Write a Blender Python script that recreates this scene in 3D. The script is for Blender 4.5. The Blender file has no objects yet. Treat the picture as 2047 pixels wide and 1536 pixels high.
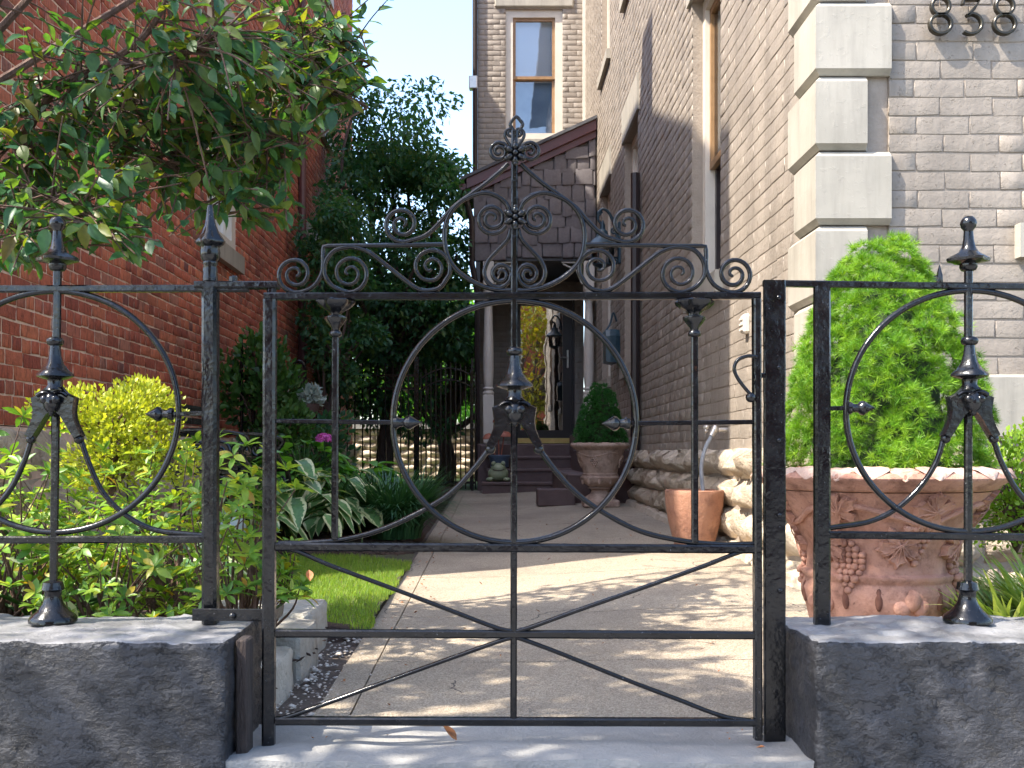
import bpy, math, random
import numpy as np
from mathutils import Vector, Matrix, noise

R = math.radians
random.seed(7)
rng = np.random.default_rng(11)
scene = bpy.context.scene
COL = scene.collection

# ------------------------------------------------------------------ camera
EYE = 0.70
FPX = 2050.0            # focal length in pixels of the 2047 px wide photograph
VX, VY = 985.0, 905.0   # vanishing point of the side walls in the photograph
cam_d = bpy.data.cameras.new('camera')
cam = bpy.data.objects.new('camera', cam_d)
COL.objects.link(cam)
cam.location = (0, 0, EYE)
cam.rotation_euler = (R(90), 0, 0)
cam_d.sensor_width = 36.0
cam_d.lens = 36.0 * FPX / 2047.0
cam_d.shift_x = (1023.5 - VX) / 2047.0
cam_d.shift_y = (VY - 768.0) / 2047.0
cam_d.clip_start = 0.05
cam_d.clip_end = 400
scene.camera = cam

# ------------------------------------------------------------------ light
SUN_EL = R(53)
SUN_AZ = R(25)          # angle of the light's travel away from +X towards +Y
sun_travel = Vector((math.cos(SUN_AZ) * math.cos(SUN_EL), math.sin(SUN_AZ) * math.cos(SUN_EL), -math.sin(SUN_EL)))
world = bpy.data.worlds.new('World')
scene.world = world
world.use_nodes = True
wn = world.node_tree.nodes
sky = wn.new('ShaderNodeTexSky')
sky.sky_type = 'NISHITA'
sky.sun_disc = False
sky.sun_elevation = SUN_EL
sky.sun_rotation = math.atan2(-sun_travel.x, -sun_travel.y)
sky.air_density = 1.0
sky.dust_density = 1.6
sky.ozone_density = 2.0
bg = wn['Background']
bg.inputs['Strength'].default_value = 0.15
world.node_tree.links.new(sky.outputs[0], bg.inputs[0])
sun_d = bpy.data.lights.new('sun', 'SUN')
sun_d.energy = 2.9
sun_d.angle = R(0.5)
sun_d.color = (1.0, 0.93, 0.82)
sun = bpy.data.objects.new('sun', sun_d)
COL.objects.link(sun)
sun.rotation_euler = sun_travel.to_track_quat('-Z', 'Y').to_euler()
sun.location = (-8, -4, 14)

vs = scene.view_settings
vs.view_transform = 'Standard'
vs.look = 'None'
vs.exposure = 2.08
vs.gamma = 1.0
vs.use_curve_mapping = False
scene.cycles.max_bounces = 7
scene.cycles.diffuse_bounces = 4
scene.cycles.transparent_max_bounces = 10
scene.cycles.use_denoising = True
scene.cycles.sample_clamp_indirect = 6.0


def P(px, py, y):
    """A point at distance y that the photograph shows at pixel (px, py)."""
    return Vector(((px - VX) / FPX * y, y, EYE + (VY - py) / FPX * y))


def sstep(a, b, t):
    t = min(1.0, max(0.0, (t - a) / (b - a)))
    return t * t * (3 - 2 * t)


def gz(x, y):
    """Height of the ground: the path rises gently towards the porch and the house."""
    return 0.0142 * (min(max(y, 2.44), 14.0) - 2.44) + 0.06 * sstep(-0.3, 1.3, x) * sstep(2.9, 4.5, y)


# ------------------------------------------------------------------ materials
class NT:
    def __init__(self, name):
        self.m = bpy.data.materials.new(name)
        self.m.use_nodes = True
        self.t = self.m.node_tree
        self.n = self.t.nodes
        self.b = self.n['Principled BSDF']
        self.out = self.n['Material Output']
        g = self.n.new('ShaderNodeNewGeometry')
        self.pos = g.outputs['Position']
        self.nrm = g.outputs['Normal']

    def link(self, a, b):
        self.t.links.new(a, b)

    def noise(self, scale, detail=4, rough=0.55, vec=None, dist=0.0):
        n = self.n.new('ShaderNodeTexNoise')
        n.inputs['Scale'].default_value = scale
        n.inputs['Detail'].default_value = detail
        n.inputs['Roughness'].default_value = rough
        n.inputs['Distortion'].default_value = dist
        self.link(vec or self.pos, n.inputs['Vector'])
        return n.outputs['Fac']

    def voro(self, scale, feature='F1', vec=None):
        n = self.n.new('ShaderNodeTexVoronoi')
        n.feature = feature
        n.inputs['Scale'].default_value = scale
        self.link(vec or self.pos, n.inputs['Vector'])
        return n

    def stretch(self, sx, sy, sz):
        n = self.n.new('ShaderNodeVectorMath')
        n.operation = 'MULTIPLY'
        self.link(self.pos, n.inputs[0])
        n.inputs[1].default_value = (sx, sy, sz)
        return n.outputs[0]

    def ramp(self, fac, stops, interp='LINEAR'):
        n = self.n.new('ShaderNodeValToRGB')
        n.color_ramp.interpolation = interp
        e = n.color_ramp.elements
        while len(e) < len(stops):
            e.new(0.5)
        for el, (p, c) in zip(e, stops):
            el.position = p
            c = c if isinstance(c, tuple) else (c, c, c)
            el.color = (*c[:3], 1)
        self.link(fac, n.inputs['Fac'])
        return n.outputs['Color']

    def mix(self, fac, a, b, mode='MIX'):
        n = self.n.new('ShaderNodeMix')
        n.data_type = 'RGBA'
        n.blend_type = mode
        for s, v in ((n.inputs[0], fac), (n.inputs[6], a), (n.inputs[7], b)):
            if hasattr(v, 'links') or hasattr(v, 'is_linked'):
                self.link(v, s)
            elif isinstance(v, tuple):
                s.default_value = (*v[:3], 1)
            else:
                s.default_value = v
        return n.outputs[2]

    def math(self, op, a, b=0.0):
        n = self.n.new('ShaderNodeMath')
        n.operation = op
        for s, v in zip(n.inputs, (a, b)):
            if hasattr(v, 'is_linked'):
                self.link(v, s)
            else:
                s.default_value = v
        return n.outputs[0]

    def rnd(self):
        a = self.n.new('ShaderNodeAttribute')
        a.attribute_name = 'rnd'
        o = self.n.new('ShaderNodeObjectInfo')
        return self.math('FRACT', self.math('ADD', a.outputs['Fac'], o.outputs['Random']))

    def bump(self, h, dist, strength=1.0, prev=None):
        n = self.n.new('ShaderNodeBump')
        n.inputs['Distance'].default_value = dist
        n.inputs['Strength'].default_value = strength
        self.link(h, n.inputs['Height'])
        if prev is not None:
            self.link(prev, n.inputs['Normal'])
        self.link(n.outputs[0], self.b.inputs['Normal'])
        return n.outputs[0]

    def col(self, c):
        if isinstance(c, tuple):
            self.b.inputs['Base Color'].default_value = (*c, 1)
        else:
            self.link(c, self.b.inputs['Base Color'])

    def rough(self, v):
        if hasattr(v, 'is_linked'):
            self.link(v, self.b.inputs['Roughness'])
        else:
            self.b.inputs['Roughness'].default_value = v


def simple(name, c1, c2=None, rough=0.6, nscale=6, bumps=(), var=0.0, metal=0.0, spec=0.5, lo=0.35, hi=0.65):
    k = NT(name)
    c = k.ramp(k.noise(nscale, 5), [(lo, c1), (hi, c2 or c1)])
    if var:
        v = k.ramp(k.rnd(), [(0, 1 - var), (1, 1 + var)])
        c = k.mix(1.0, c, v, 'MULTIPLY')
    k.col(c)
    k.rough(rough)
    k.b.inputs['Metallic'].default_value = metal
    k.b.inputs['Specular IOR Level'].default_value = spec
    pv = None
    for s, d in bumps:
        pv = k.bump(k.noise(s, 4), d, 1.0, pv)
    return k.m


def leaf_mat(name, stops, rough=0.42, trans=0.35, tcol=None, edge=None):
    """Leaf colour runs over a ramp leaf by leaf, and light shines through the blade."""
    k = NT(name)
    c = k.ramp(k.rnd(), stops)
    n = k.noise(55, 3)
    c = k.mix(1.0, c, k.ramp(n, [(0.3, 0.8), (0.7, 1.15)]), 'MULTIPLY')
    if edge is not None:
        a = k.n.new('ShaderNodeAttribute')
        a.attribute_name = 'edge'
        w = k.math('GREATER_THAN', k.math('ADD', a.outputs['Fac'], k.math('MULTIPLY', k.math('SUBTRACT', k.noise(38, 3), 0.5), 0.9)), 0.62)
        c = k.mix(w, c, edge)
    k.col(c)
    k.rough(rough)
    k.b.inputs['Specular IOR Level'].default_value = 0.4
    tr = k.n.new('ShaderNodeBsdfTranslucent')
    tc = k.mix(1.0, c, tcol or (1.5, 1.6, 0.5), 'MULTIPLY')
    k.link(tc, tr.inputs['Color'])
    mx = k.n.new('ShaderNodeMixShader')
    mx.inputs[0].default_value = trans
    k.link(k.b.outputs[0], mx.inputs[1])
    k.link(tr.outputs[0], mx.inputs[2])
    k.link(mx.outputs[0], k.out.inputs['Surface'])
    return k.m


def iron_mat():
    k = NT('black_iron_paint')
    c = k.ramp(k.noise(14, 5), [(0.35, (0.0028, 0.003, 0.004)), (0.62, (0.006, 0.0065, 0.008)), (0.84, (0.020, 0.017, 0.015))])
    rust = k.ramp(k.noise(17, 6, 0.7), [(0.66, 0.0), (0.76, 0.8)])
    c = k.mix(rust, c, (0.055, 0.026, 0.016))
    glint = k.ramp(k.noise(210, 2), [(0.70, 0.0), (0.76, 0.7)])
    c = k.mix(glint, c, (0.16, 0.16, 0.17))  # pale specks in the colour stand in for glints on the gloss
    k.col(c)
    k.rough(k.ramp(k.noise(22, 3), [(0.3, 0.10), (0.7, 0.30)]))
    k.b.inputs['Specular IOR Level'].default_value = 0.45
    pv = k.bump(k.noise(26, 2), 0.0022)
    k.bump(k.noise(110, 2), 0.0005, 1.0, pv)
    return k.m


def curb_mat():
    k = NT('black_painted_concrete')
    streak = k.noise(1.0, 5, 0.6, k.stretch(9, 9, 0.8))
    c = k.ramp(k.noise(6, 6, 0.65), [(0.3, (0.019, 0.019, 0.022)), (0.55, (0.028, 0.028, 0.032)), (0.8, (0.048, 0.048, 0.052))])
    c = k.mix(1.0, c, k.ramp(streak, [(0.35, 0.6), (0.6, 1.25)]), 'MULTIPLY')
    chip = k.math('GREATER_THAN', k.noise(30, 6, 0.75), 0.69)
    c = k.mix(chip, c, (0.10, 0.098, 0.096))
    # flat top painted paler: dust and wear, plus the sunlight it catches
    sep = k.n.new('ShaderNodeSeparateXYZ')
    k.link(k.nrm, sep.inputs[0])
    topm = k.math('MULTIPLY', k.math('GREATER_THAN', sep.outputs[2], 0.8), k.ramp(k.noise(7, 5), [(0.32, 0.35), (0.62, 0.95)]))
    c = k.mix(topm, c, (0.27, 0.265, 0.265))
    k.col(c)
    k.rough(0.42)
    face = k.math('SUBTRACT', 1.0, k.math('MULTIPLY', k.math('GREATER_THAN', sep.outputs[2], 0.75), 0.8))
    pv = k.bump(k.math('MULTIPLY', face, k.ramp(k.noise(26, 7, 0.66, k.stretch(1, 1, 1.6)), [(0.40, 0.0), (0.47, 0.7), (0.52, 0.75), (0.62, 1.0)])), 0.007)
    pv = k.bump(k.noise(120, 4), 0.002, 1.0, pv)
    return k.m


def painted_brick_mat():
    k = NT('taupe_painted_brick')
    c = k.ramp(k.noise(3, 5), [(0.3, (0.258, 0.215, 0.172)), (0.7, (0.300, 0.253, 0.206))])
    c = k.mix(1.0, c, k.ramp(k.rnd(), [(0, 0.96), (1, 1.04)]), 'MULTIPLY')
    st = k.noise(1.0, 6, 0.65, k.stretch(5, 5, 0.9))
    c = k.mix(1.0, c, k.ramp(st, [(0.34, 0.80), (0.58, 1.06)]), 'MULTIPLY')
    spots = k.math('GREATER_THAN', k.noise(60, 4, 0.7), 0.70)
    c = k.mix(spots, c, (0.24, 0.20, 0.165))
    k.col(c)
    k.rough(0.55)
    pv = k.bump(k.noise(24, 5, 0.6), 0.005)
    pv = k.bump(k.ramp(k.noise(55, 6, 0.75), [(0.60, 0.0), (0.66, 1.0)]), 0.002, 1.0, pv)
    k.bump(k.noise(160, 3), 0.0008, 1.0, pv)
    return k.m


def quoin_mat():
    k = NT('cream_painted_stone')
    c = k.ramp(k.noise(3, 5), [(0.35, (0.345, 0.312, 0.255)), (0.65, (0.385, 0.348, 0.288))])
    st = k.noise(1.0, 5, 0.65, k.stretch(13, 13, 1.6))
    c = k.mix(1.0, c, k.ramp(st, [(0.34, 0.84), (0.54, 1.02)]), 'MULTIPLY')
    c = k.mix(1.0, c, k.ramp(k.noise(1.6, 4), [(0.35, 0.9), (0.65, 1.06)]), 'MULTIPLY')
    chip = k.ramp(k.noise(19, 7, 0.75), [(0.72, 0.0), (0.76, 0.5)])
    c = k.mix(chip, c, (0.27, 0.235, 0.19))
    k.col(c)
    k.rough(0.55)
    pv = k.bump(k.noise(5, 4), 0.004)
    pv = k.bump(chip, 0.003, -1.0 if False else 1.0, pv)
    k.bump(k.ramp(k.noise(36, 6, 0.7), [(0.56, 0.0), (0.64, 1.0)]), 0.0004, 1.0, pv)
    return k.m


def red_brick_mat():
    k = NT('old_red_brick')
    c = k.ramp(k.rnd(), [(0.0, (0.27, 0.060, 0.034)), (0.35, (0.41, 0.098, 0.050)), (0.65, (0.50, 0.150, 0.072)), (0.85, (0.36, 0.085, 0.048)), (0.95, (0.40, 0.16, 0.10)), (1.0, (0.17, 0.055, 0.045))])
    streak = k.noise(1.0, 5, 0.65, k.stretch(55, 55, 16))
    c = k.mix(1.0, c, k.ramp(streak, [(0.32, 0.5), (0.56, 1.1)]), 'MULTIPLY')
    c = k.mix(1.0, c, k.ramp(k.noise(0.9, 5, 0.6), [(0.36, 0.72), (0.6, 1.1)]), 'MULTIPLY')
    c = k.mix(k.ramp(k.noise(2.2, 6, 0.7), [(0.64, 0.0), (0.8, 0.35)]), c, (0.46, 0.30, 0.24))
    k.col(c)
    k.rough(0.8)
    pv = k.bump(k.noise(60, 5, 0.6), 0.006)
    return k.m


def aggregate_mat():
    k = NT('exposed_aggregate_concrete')
    big = k.noise(1.3, 5)
    v = k.voro(240)
    pb = k.ramp(v.outputs['Color'], [(0.1, (0.22, 0.176, 0.125)), (0.5, (0.38, 0.308, 0.222)), (0.9, (0.52, 0.432, 0.325))])
    c = k.mix(1.0, pb, k.ramp(big, [(0.3, 0.80), (0.7, 1.12)]), 'MULTIPLY')
    stain = k.noise(5, 6, 0.7)
    c = k.mix(k.ramp(stain, [(0.56, 0.0), (0.75, 0.55)]), c, (0.20, 0.16, 0.125))
    crack = k.voro(0.75, 'DISTANCE_TO_EDGE')
    wob = k.n.new('ShaderNodeVectorMath')
    wob.operation = 'ADD'
    nz_ = k.n.new('ShaderNodeTexNoise')
    nz_.inputs['Scale'].default_value = 5.0
    nz_.inputs['Detail'].default_value = 5.0
    k.link(k.pos, nz_.inputs['Vector'])
    sc_ = k.n.new('ShaderNodeVectorMath')
    sc_.operation = 'SCALE'
    sc_.inputs['Scale'].default_value = 0.25
    k.link(nz_.outputs['Color'], sc_.inputs[0])
    k.link(k.pos, wob.inputs[0])
    k.link(sc_.outputs[0], wob.inputs[1])
    k.link(wob.outputs[0], crack.inputs['Vector'])
    line = k.math('MULTIPLY', k.math('LESS_THAN', crack.outputs['Distance'], 0.0022), k.math('GREATER_THAN', k.noise(0.8, 2), 0.5))
    c = k.mix(line, c, (0.09, 0.07, 0.055))
    wet = k.ramp(k.noise(0.7, 5, 0.7), [(0.52, 0.0), (0.62, 0.35)])
    c = k.mix(wet, c, (0.20, 0.165, 0.13))
    k.col(c)
    k.rough(0.75)
    pv = k.bump(v.outputs['Distance'], 0.004)
    k.bump(k.noise(40, 4), 0.004, 1.0, pv)
    return k.m


def sidewalk_mat():
    k = NT('grey_threshold_concrete')
    c = k.ramp(k.noise(2.5, 6, 0.65), [(0.3, (0.23, 0.22, 0.205)), (0.7, (0.32, 0.31, 0.29))])
    c = k.mix(k.ramp(k.noise(60, 3), [(0.62, 0.0), (0.8, 0.5)]), c, (0.20, 0.19, 0.18))
    k.col(c)
    k.rough(0.75)
    pv = k.bump(k.noise(8, 5), 0.012)
    k.bump(k.noise(120, 3), 0.003, 1.0, pv)
    return k.m


def stone_mat(name, a, b, dark, bscale=22, bd=0.03):
    k = NT(name)
    c = k.ramp(k.noise(7, 6, 0.65), [(0.28, dark), (0.45, a), (0.72, b)])
    c = k.mix(1.0, c, k.ramp(k.rnd(), [(0, 0.82), (1, 1.14)]), 'MULTIPLY')
    k.col(c)
    k.rough(0.85)
    pv = k.bump(k.noise(bscale, 6, 0.6), bd)
    k.bump(k.noise(110, 3), 0.004, 1.0, pv)
    return k.m


def terracotta_mat(name, a, b, grime):
    k = NT(name)
    c = k.ramp(k.noise(6, 6, 0.6), [(0.3, a), (0.7, b)])
    g = k.noise(11, 7, 0.72)
    c = k.mix(k.ramp(g, [(0.46, 0.0), (0.68, 0.8)]), c, grime)
    pits = k.ramp(k.noise(120, 4, 0.7), [(0.62, 0.0), (0.70, 0.6)])
    c = k.mix(pits, c, grime)
    k.col(c)
    k.rough(0.85)
    pv = k.bump(k.noise(45, 6, 0.65), 0.006)
    k.bump(pits, 0.002, 1.0, pv)
    return k.m


def glass_mat(name, refl, tint):
    k = NT(name)
    g = k.n.new('ShaderNodeBsdfGlossy')
    g.inputs['Roughness'].default_value = 0.01
    wob = k.n.new('ShaderNodeBump')
    wob.inputs['Distance'].default_value = 0.012
    wob.inputs['Strength'].default_value = 0.05
    k.link(k.noise(3.0, 2), wob.inputs['Height'])
    k.link(wob.outputs[0], g.inputs['Normal'])
    t = k.n.new('ShaderNodeBsdfTransparent')
    t.inputs['Color'].default_value = (*tint, 1)
    f = k.n.new('ShaderNodeFresnel')
    f.inputs['IOR'].default_value = 1.5
    mx = k.n.new('ShaderNodeMixShader')
    k.link(k.math('MINIMUM', k.math('ADD', f.outputs[0], refl), 1.0), mx.inputs[0])
    k.link(t.outputs[0], mx.inputs[1])
    k.link(g.outputs[0], mx.inputs[2])
    k.link(mx.outputs[0], k.out.inputs['Surface'])
    return k.m


def bark_mat(name, a, b):
    k = NT(name)
    c = k.ramp(k.noise(1.0, 6, 0.65, k.stretch(40, 40, 9)), [(0.3, a), (0.7, b)])
    k.col(c)
    k.rough(0.9)
    k.bump(k.noise(1.0, 5, 0.65, k.stretch(60, 60, 12)), 0.02)
    return k.m


MT = {
    'iron': iron_mat(), 'curb': curb_mat(), 'pbrick': painted_brick_mat(), 'rbrick': red_brick_mat(),
    'path': aggregate_mat(), 'walk': sidewalk_mat(),
    'pmortar': simple('painted_mortar', (0.27, 0.220, 0.173), (0.315, 0.260, 0.208), 0.7, 20, ((60, 0.004),)),
    'rmortar': simple('lime_mortar', (0.56, 0.39, 0.30), (0.68, 0.50, 0.39), 0.9, 25, ((80, 0.004),)),
    'quoin': quoin_mat(),
    'weathered': bark_mat('weathered_dark_wood', (0.022, 0.016, 0.014), (0.07, 0.05, 0.042)),
    'cream': simple('cream_trim_paint', (0.58, 0.52, 0.44), (0.64, 0.58, 0.49), 0.45, 5, ((40, 0.001),)),
    'fstone': stone_mat('rough_foundation_limestone', (0.46, 0.37, 0.27), (0.60, 0.50, 0.38), (0.22, 0.165, 0.12)),
    'bstone': stone_mat('tan_retaining_stone', (0.52, 0.42, 0.31), (0.66, 0.56, 0.44), (0.28, 0.20, 0.14)),
    'estone': stone_mat('grey_edging_stone', (0.36, 0.33, 0.28), (0.48, 0.45, 0.39), (0.20, 0.18, 0.15), 12, 0.02),
    'terra': terracotta_mat('weathered_terracotta', (0.36, 0.165, 0.105), (0.50, 0.275, 0.200), (0.12, 0.048, 0.033)),
    'terra_rim': terracotta_mat('sunlit_rim_terracotta', (0.50, 0.33, 0.25), (0.60, 0.43, 0.34), (0.26, 0.12, 0.08)),  # paler copy for the rim leaves: full sun put into the colour
    'terra_dark': simple('stained_terracotta_flute', (0.13, 0.052, 0.034), (0.20, 0.085, 0.055), 0.9, 40, ((60, 0.003),)),
    'terra2': terracotta_mat('plain_terracotta', (0.29, 0.13, 0.078), (0.38, 0.20, 0.125), (0.14, 0.065, 0.045)),
    'urn': terracotta_mat('tan_stoneware', (0.40, 0.27, 0.20), (0.52, 0.38, 0.30), (0.12, 0.075, 0.055)),
    'brown': simple('brown_painted_masonry', (0.085, 0.050, 0.046), (0.115, 0.070, 0.062), 0.6, 5, ((30, 0.004),)),
    'fascia': simple('oxblood_roof_trim', (0.095, 0.030, 0.028), (0.12, 0.042, 0.038), 0.4, 6),
    'shingle': simple('mauve_brown_shingle', (0.118, 0.102, 0.101), (0.150, 0.130, 0.128), 0.75, 30, ((120, 0.002),), 0.14),
    'dark': simple('dark_brown_paint', (0.020, 0.014, 0.014), (0.03, 0.02, 0.02), 0.35, 5),
    'void': simple('dark_interior', (0.012, 0.010, 0.010), (0.018, 0.015, 0.014), 0.8, 3),  # near-black stands for the darkness of unlit rooms
    'sash': simple('ochre_wood_sash', (0.25, 0.14, 0.06), (0.33, 0.19, 0.085), 0.45, 12),
    'blind': simple('white_fabric_blind', (0.80, 0.84, 0.88), (0.84, 0.88, 0.90), 0.8, 2),
    'window_back': simple('sky_tinted_curtain', (0.22, 0.33, 0.46), (0.34, 0.47, 0.60), 0.8, 3, lo=0.3, hi=0.7),  # blue of the sky reflected in the pane, put into the fabric colour
    'glass': glass_mat('window_glass', 0.06, (0.95, 0.97, 1.0)),
    'doorglass': glass_mat('storm_door_glass', 0.34, (0.8, 0.75, 0.68)),
    'brass': simple('bronze_number_metal', (0.022, 0.019, 0.015), (0.05, 0.042, 0.028), 0.32, 20, metal=0.5),
    'gold': simple('brass_threshold', (0.60, 0.42, 0.14), (0.7, 0.5, 0.2), 0.35, 9, metal=0.6),
    'steel': simple('dull_metal', (0.5, 0.47, 0.43), (0.6, 0.56, 0.5), 0.35, 30, metal=0.7),
    'hose': simple('grey_rubber_hose', (0.20, 0.22, 0.25), (0.28, 0.30, 0.33), 0.45, 30),
    'lamp': simple('verdigris_black_metal', (0.012, 0.035, 0.05), (0.025, 0.06, 0.08), 0.35, 20),
    'mulch': simple('bark_mulch', (0.035, 0.020, 0.014), (0.085, 0.050, 0.035), 0.95, 60, ((45, 0.02), (140, 0.008))),
    'soil': simple('lawn_soil', (0.045, 0.045, 0.018), (0.07, 0.065, 0.03), 0.95, 40, ((60, 0.01),)),
    'gravel': simple('white_gravel', (0.40, 0.34, 0.28), (0.62, 0.56, 0.50), 0.8, 60, var=0.45),
    'dirt': simple('dark_path_dirt', (0.075, 0.058, 0.046), (0.13, 0.10, 0.08), 0.95, 50, ((80, 0.006),)),
    'bark': bark_mat('grey_brown_bark', (0.05, 0.032, 0.024), (0.14, 0.10, 0.08)),
    'twig': bark_mat('reddish_twig_bark', (0.07, 0.035, 0.025), (0.17, 0.10, 0.07)),
    'roof': simple('grey_slate_roof', (0.06, 0.06, 0.065), (0.10, 0.10, 0.105), 0.7, 8, ((12, 0.01),)),
    'asphalt': simple('asphalt', (0.04, 0.04, 0.042), (0.06, 0.06, 0.062), 0.9, 30, ((150, 0.004),)),
    'grassbase': simple('distant_turf', (0.05, 0.085, 0.02), (0.08, 0.13, 0.03), 0.95, 12, ((40, 0.02),)),
    'frog': simple('mossy_green_ceramic', (0.20, 0.24, 0.13), (0.33, 0.36, 0.22), 0.5, 14, ((40, 0.003),)),
    'bluepot': simple('slate_blue_glaze', (0.07, 0.10, 0.15), (0.10, 0.14, 0.20), 0.3, 8),
    'tealpot': simple('pale_teal_glaze', (0.28, 0.36, 0.36), (0.38, 0.46, 0.45), 0.3, 8),
    'petalbrown': simple('russet_mushroom', (0.30, 0.085, 0.05), (0.42, 0.15, 0.09), 0.6, 14),
    'white': simple('white_enamel', (0.72, 0.70, 0.66), (0.78, 0.76, 0.72), 0.4, 10),
    'pink': leaf_mat('pink_petal', [(0, (0.62, 0.10, 0.42)), (1, (0.80, 0.22, 0.60))], 0.6, 0.3, (1.2, 1.0, 1.2)),
    'l_tree': leaf_mat('dogwood_leaf', [(0, (0.035, 0.105, 0.055)), (0.45, (0.058, 0.140, 0.052)), (0.8, (0.105, 0.165, 0.038)), (0.97, (0.165, 0.180, 0.032)), (1, (0.14, 0.095, 0.030))], 0.42, 0.45, (1.7, 1.7, 0.35)),
    'l_azalea': leaf_mat('azalea_leaf', [(0, (0.085, 0.205, 0.035)), (0.45, (0.190, 0.340, 0.045)), (0.85, (0.320, 0.440, 0.060)), (0.95, (0.42, 0.42, 0.05)), (1, (0.42, 0.24, 0.04))], 0.38, 0.40, (1.5, 1.4, 0.4)),
    'l_gold': leaf_mat('golden_privet_leaf', [(0, (0.30, 0.38, 0.03)), (1, (0.52, 0.54, 0.07))], 0.45, 0.35, (1.4, 1.3, 0.4)),
    'l_hosta': leaf_mat('variegated_hosta_leaf', [(0, (0.10, 0.22, 0.075)), (1, (0.16, 0.31, 0.11))], 0.4, 0.25, (1.3, 1.4, 0.5), (0.62, 0.64, 0.36)),
    'l_hydr': leaf_mat('hydrangea_leaf', [(0, (0.11, 0.30, 0.05)), (1, (0.19, 0.43, 0.075))], 0.42, 0.35),
    'l_lirio': leaf_mat('mondo_grass_blade', [(0, (0.030, 0.095, 0.040)), (1, (0.060, 0.160, 0.060))], 0.35, 0.2),
    'l_vlirio': leaf_mat('variegated_lilyturf_blade', [(0, (0.16, 0.27, 0.05)), (0.6, (0.34, 0.42, 0.10)), (1, (0.58, 0.60, 0.26))], 0.4, 0.25, (1.2, 1.2, 0.5)),
    'l_ivy': leaf_mat('ivy_leaf', [(0, (0.030, 0.085, 0.020)), (1, (0.075, 0.170, 0.035))], 0.4, 0.3),
    'l_dark': leaf_mat('dark_maple_leaf', [(0, (0.034, 0.108, 0.060)), (0.6, (0.058, 0.168, 0.074)), (1, (0.115, 0.180, 0.045))], 0.45, 0.42, (1.3, 1.6, 0.6)),
    'l_bright': leaf_mat('sunlit_green_leaf', [(0, (0.08, 0.25, 0.035)), (1, (0.19, 0.40, 0.05))], 0.45, 0.5, (1.6, 1.6, 0.4)),
    'l_yellow': leaf_mat('yellow_green_street_leaf', [(0, (0.17, 0.20, 0.02)), (1, (0.34, 0.30, 0.03))], 0.5, 0.4, (1.5, 1.3, 0.3)),
    'l_box': leaf_mat('boxwood_leaf', [(0, (0.11, 0.23, 0.02)), (1, (0.25, 0.37, 0.04))], 0.4, 0.3),
    'l_silver': leaf_mat('silver_dusty_leaf', [(0, (0.30, 0.38, 0.34)), (1, (0.50, 0.56, 0.50))], 0.6, 0.2, (1, 1, 1)),
    'needle': leaf_mat('bright_spruce_needle', [(0, (0.075, 0.20, 0.012)), (0.5, (0.15, 0.32, 0.018)), (1, (0.27, 0.43, 0.035))], 0.45, 0.30, (1.5, 1.4, 0.3)),
    'needle2': leaf_mat('deep_spruce_needle', [(0, (0.025, 0.115, 0.022)), (1, (0.050, 0.190, 0.035))], 0.5, 0.3, (1.2, 1.5, 0.4)),
    'needlecore': simple('spruce_dark_core', (0.018, 0.035, 0.010), (0.035, 0.055, 0.015), 0.95, 30),  # dark filler core, coloured like the shade between the tufts
    'grass': leaf_mat('lawn_blade', [(0, (0.13, 0.25, 0.03)), (0.8, (0.27, 0.41, 0.05)), (1, (0.40, 0.40, 0.12))], 0.5, 0.5, (1.4, 1.4, 0.4)),
    'deadleaf': simple('dry_fallen_leaf', (0.26, 0.09, 0.03), (0.36, 0.16, 0.06), 0.7, 40),
}


# ------------------------------------------------------------------ mesh helpers
OFF = {}


def place(o, parent):
    COL.objects.link(o)
    if parent is not None:
        o.parent = parent
        loc = OFF.get(parent.name)
        if loc is not None:
            o.matrix_parent_inverse = Matrix.Translation(-Vector(loc))
    return o


def tag(o, label=None, cat=None, group=None, kind=None):
    if label:
        o['label'] = label
    if cat:
        o['category'] = cat
    if group:
        o['group'] = group
    if kind:
        o['kind'] = kind
    return o


def thing(name, loc, label, cat, group=None):
    e = bpy.data.objects.new(name, None)
    e.empty_display_size = 0.1
    COL.objects.link(e)
    e.location = loc
    OFF[e.name] = tuple(loc)
    return tag(e, label, cat, group)


def raw_mesh(name, V, F, mat, smooth=True, angle=38):
    me = bpy.data.meshes.new(name)
    me.from_pydata([tuple(v) for v in V], [], F)
    if mat is not None:
        me.materials.append(mat if not isinstance(mat, str) else MT[mat])
    if smooth:
        me.shade_smooth()
        if angle:
            me.set_sharp_from_angle(angle=R(angle))
    me.update()
    return me


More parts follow.
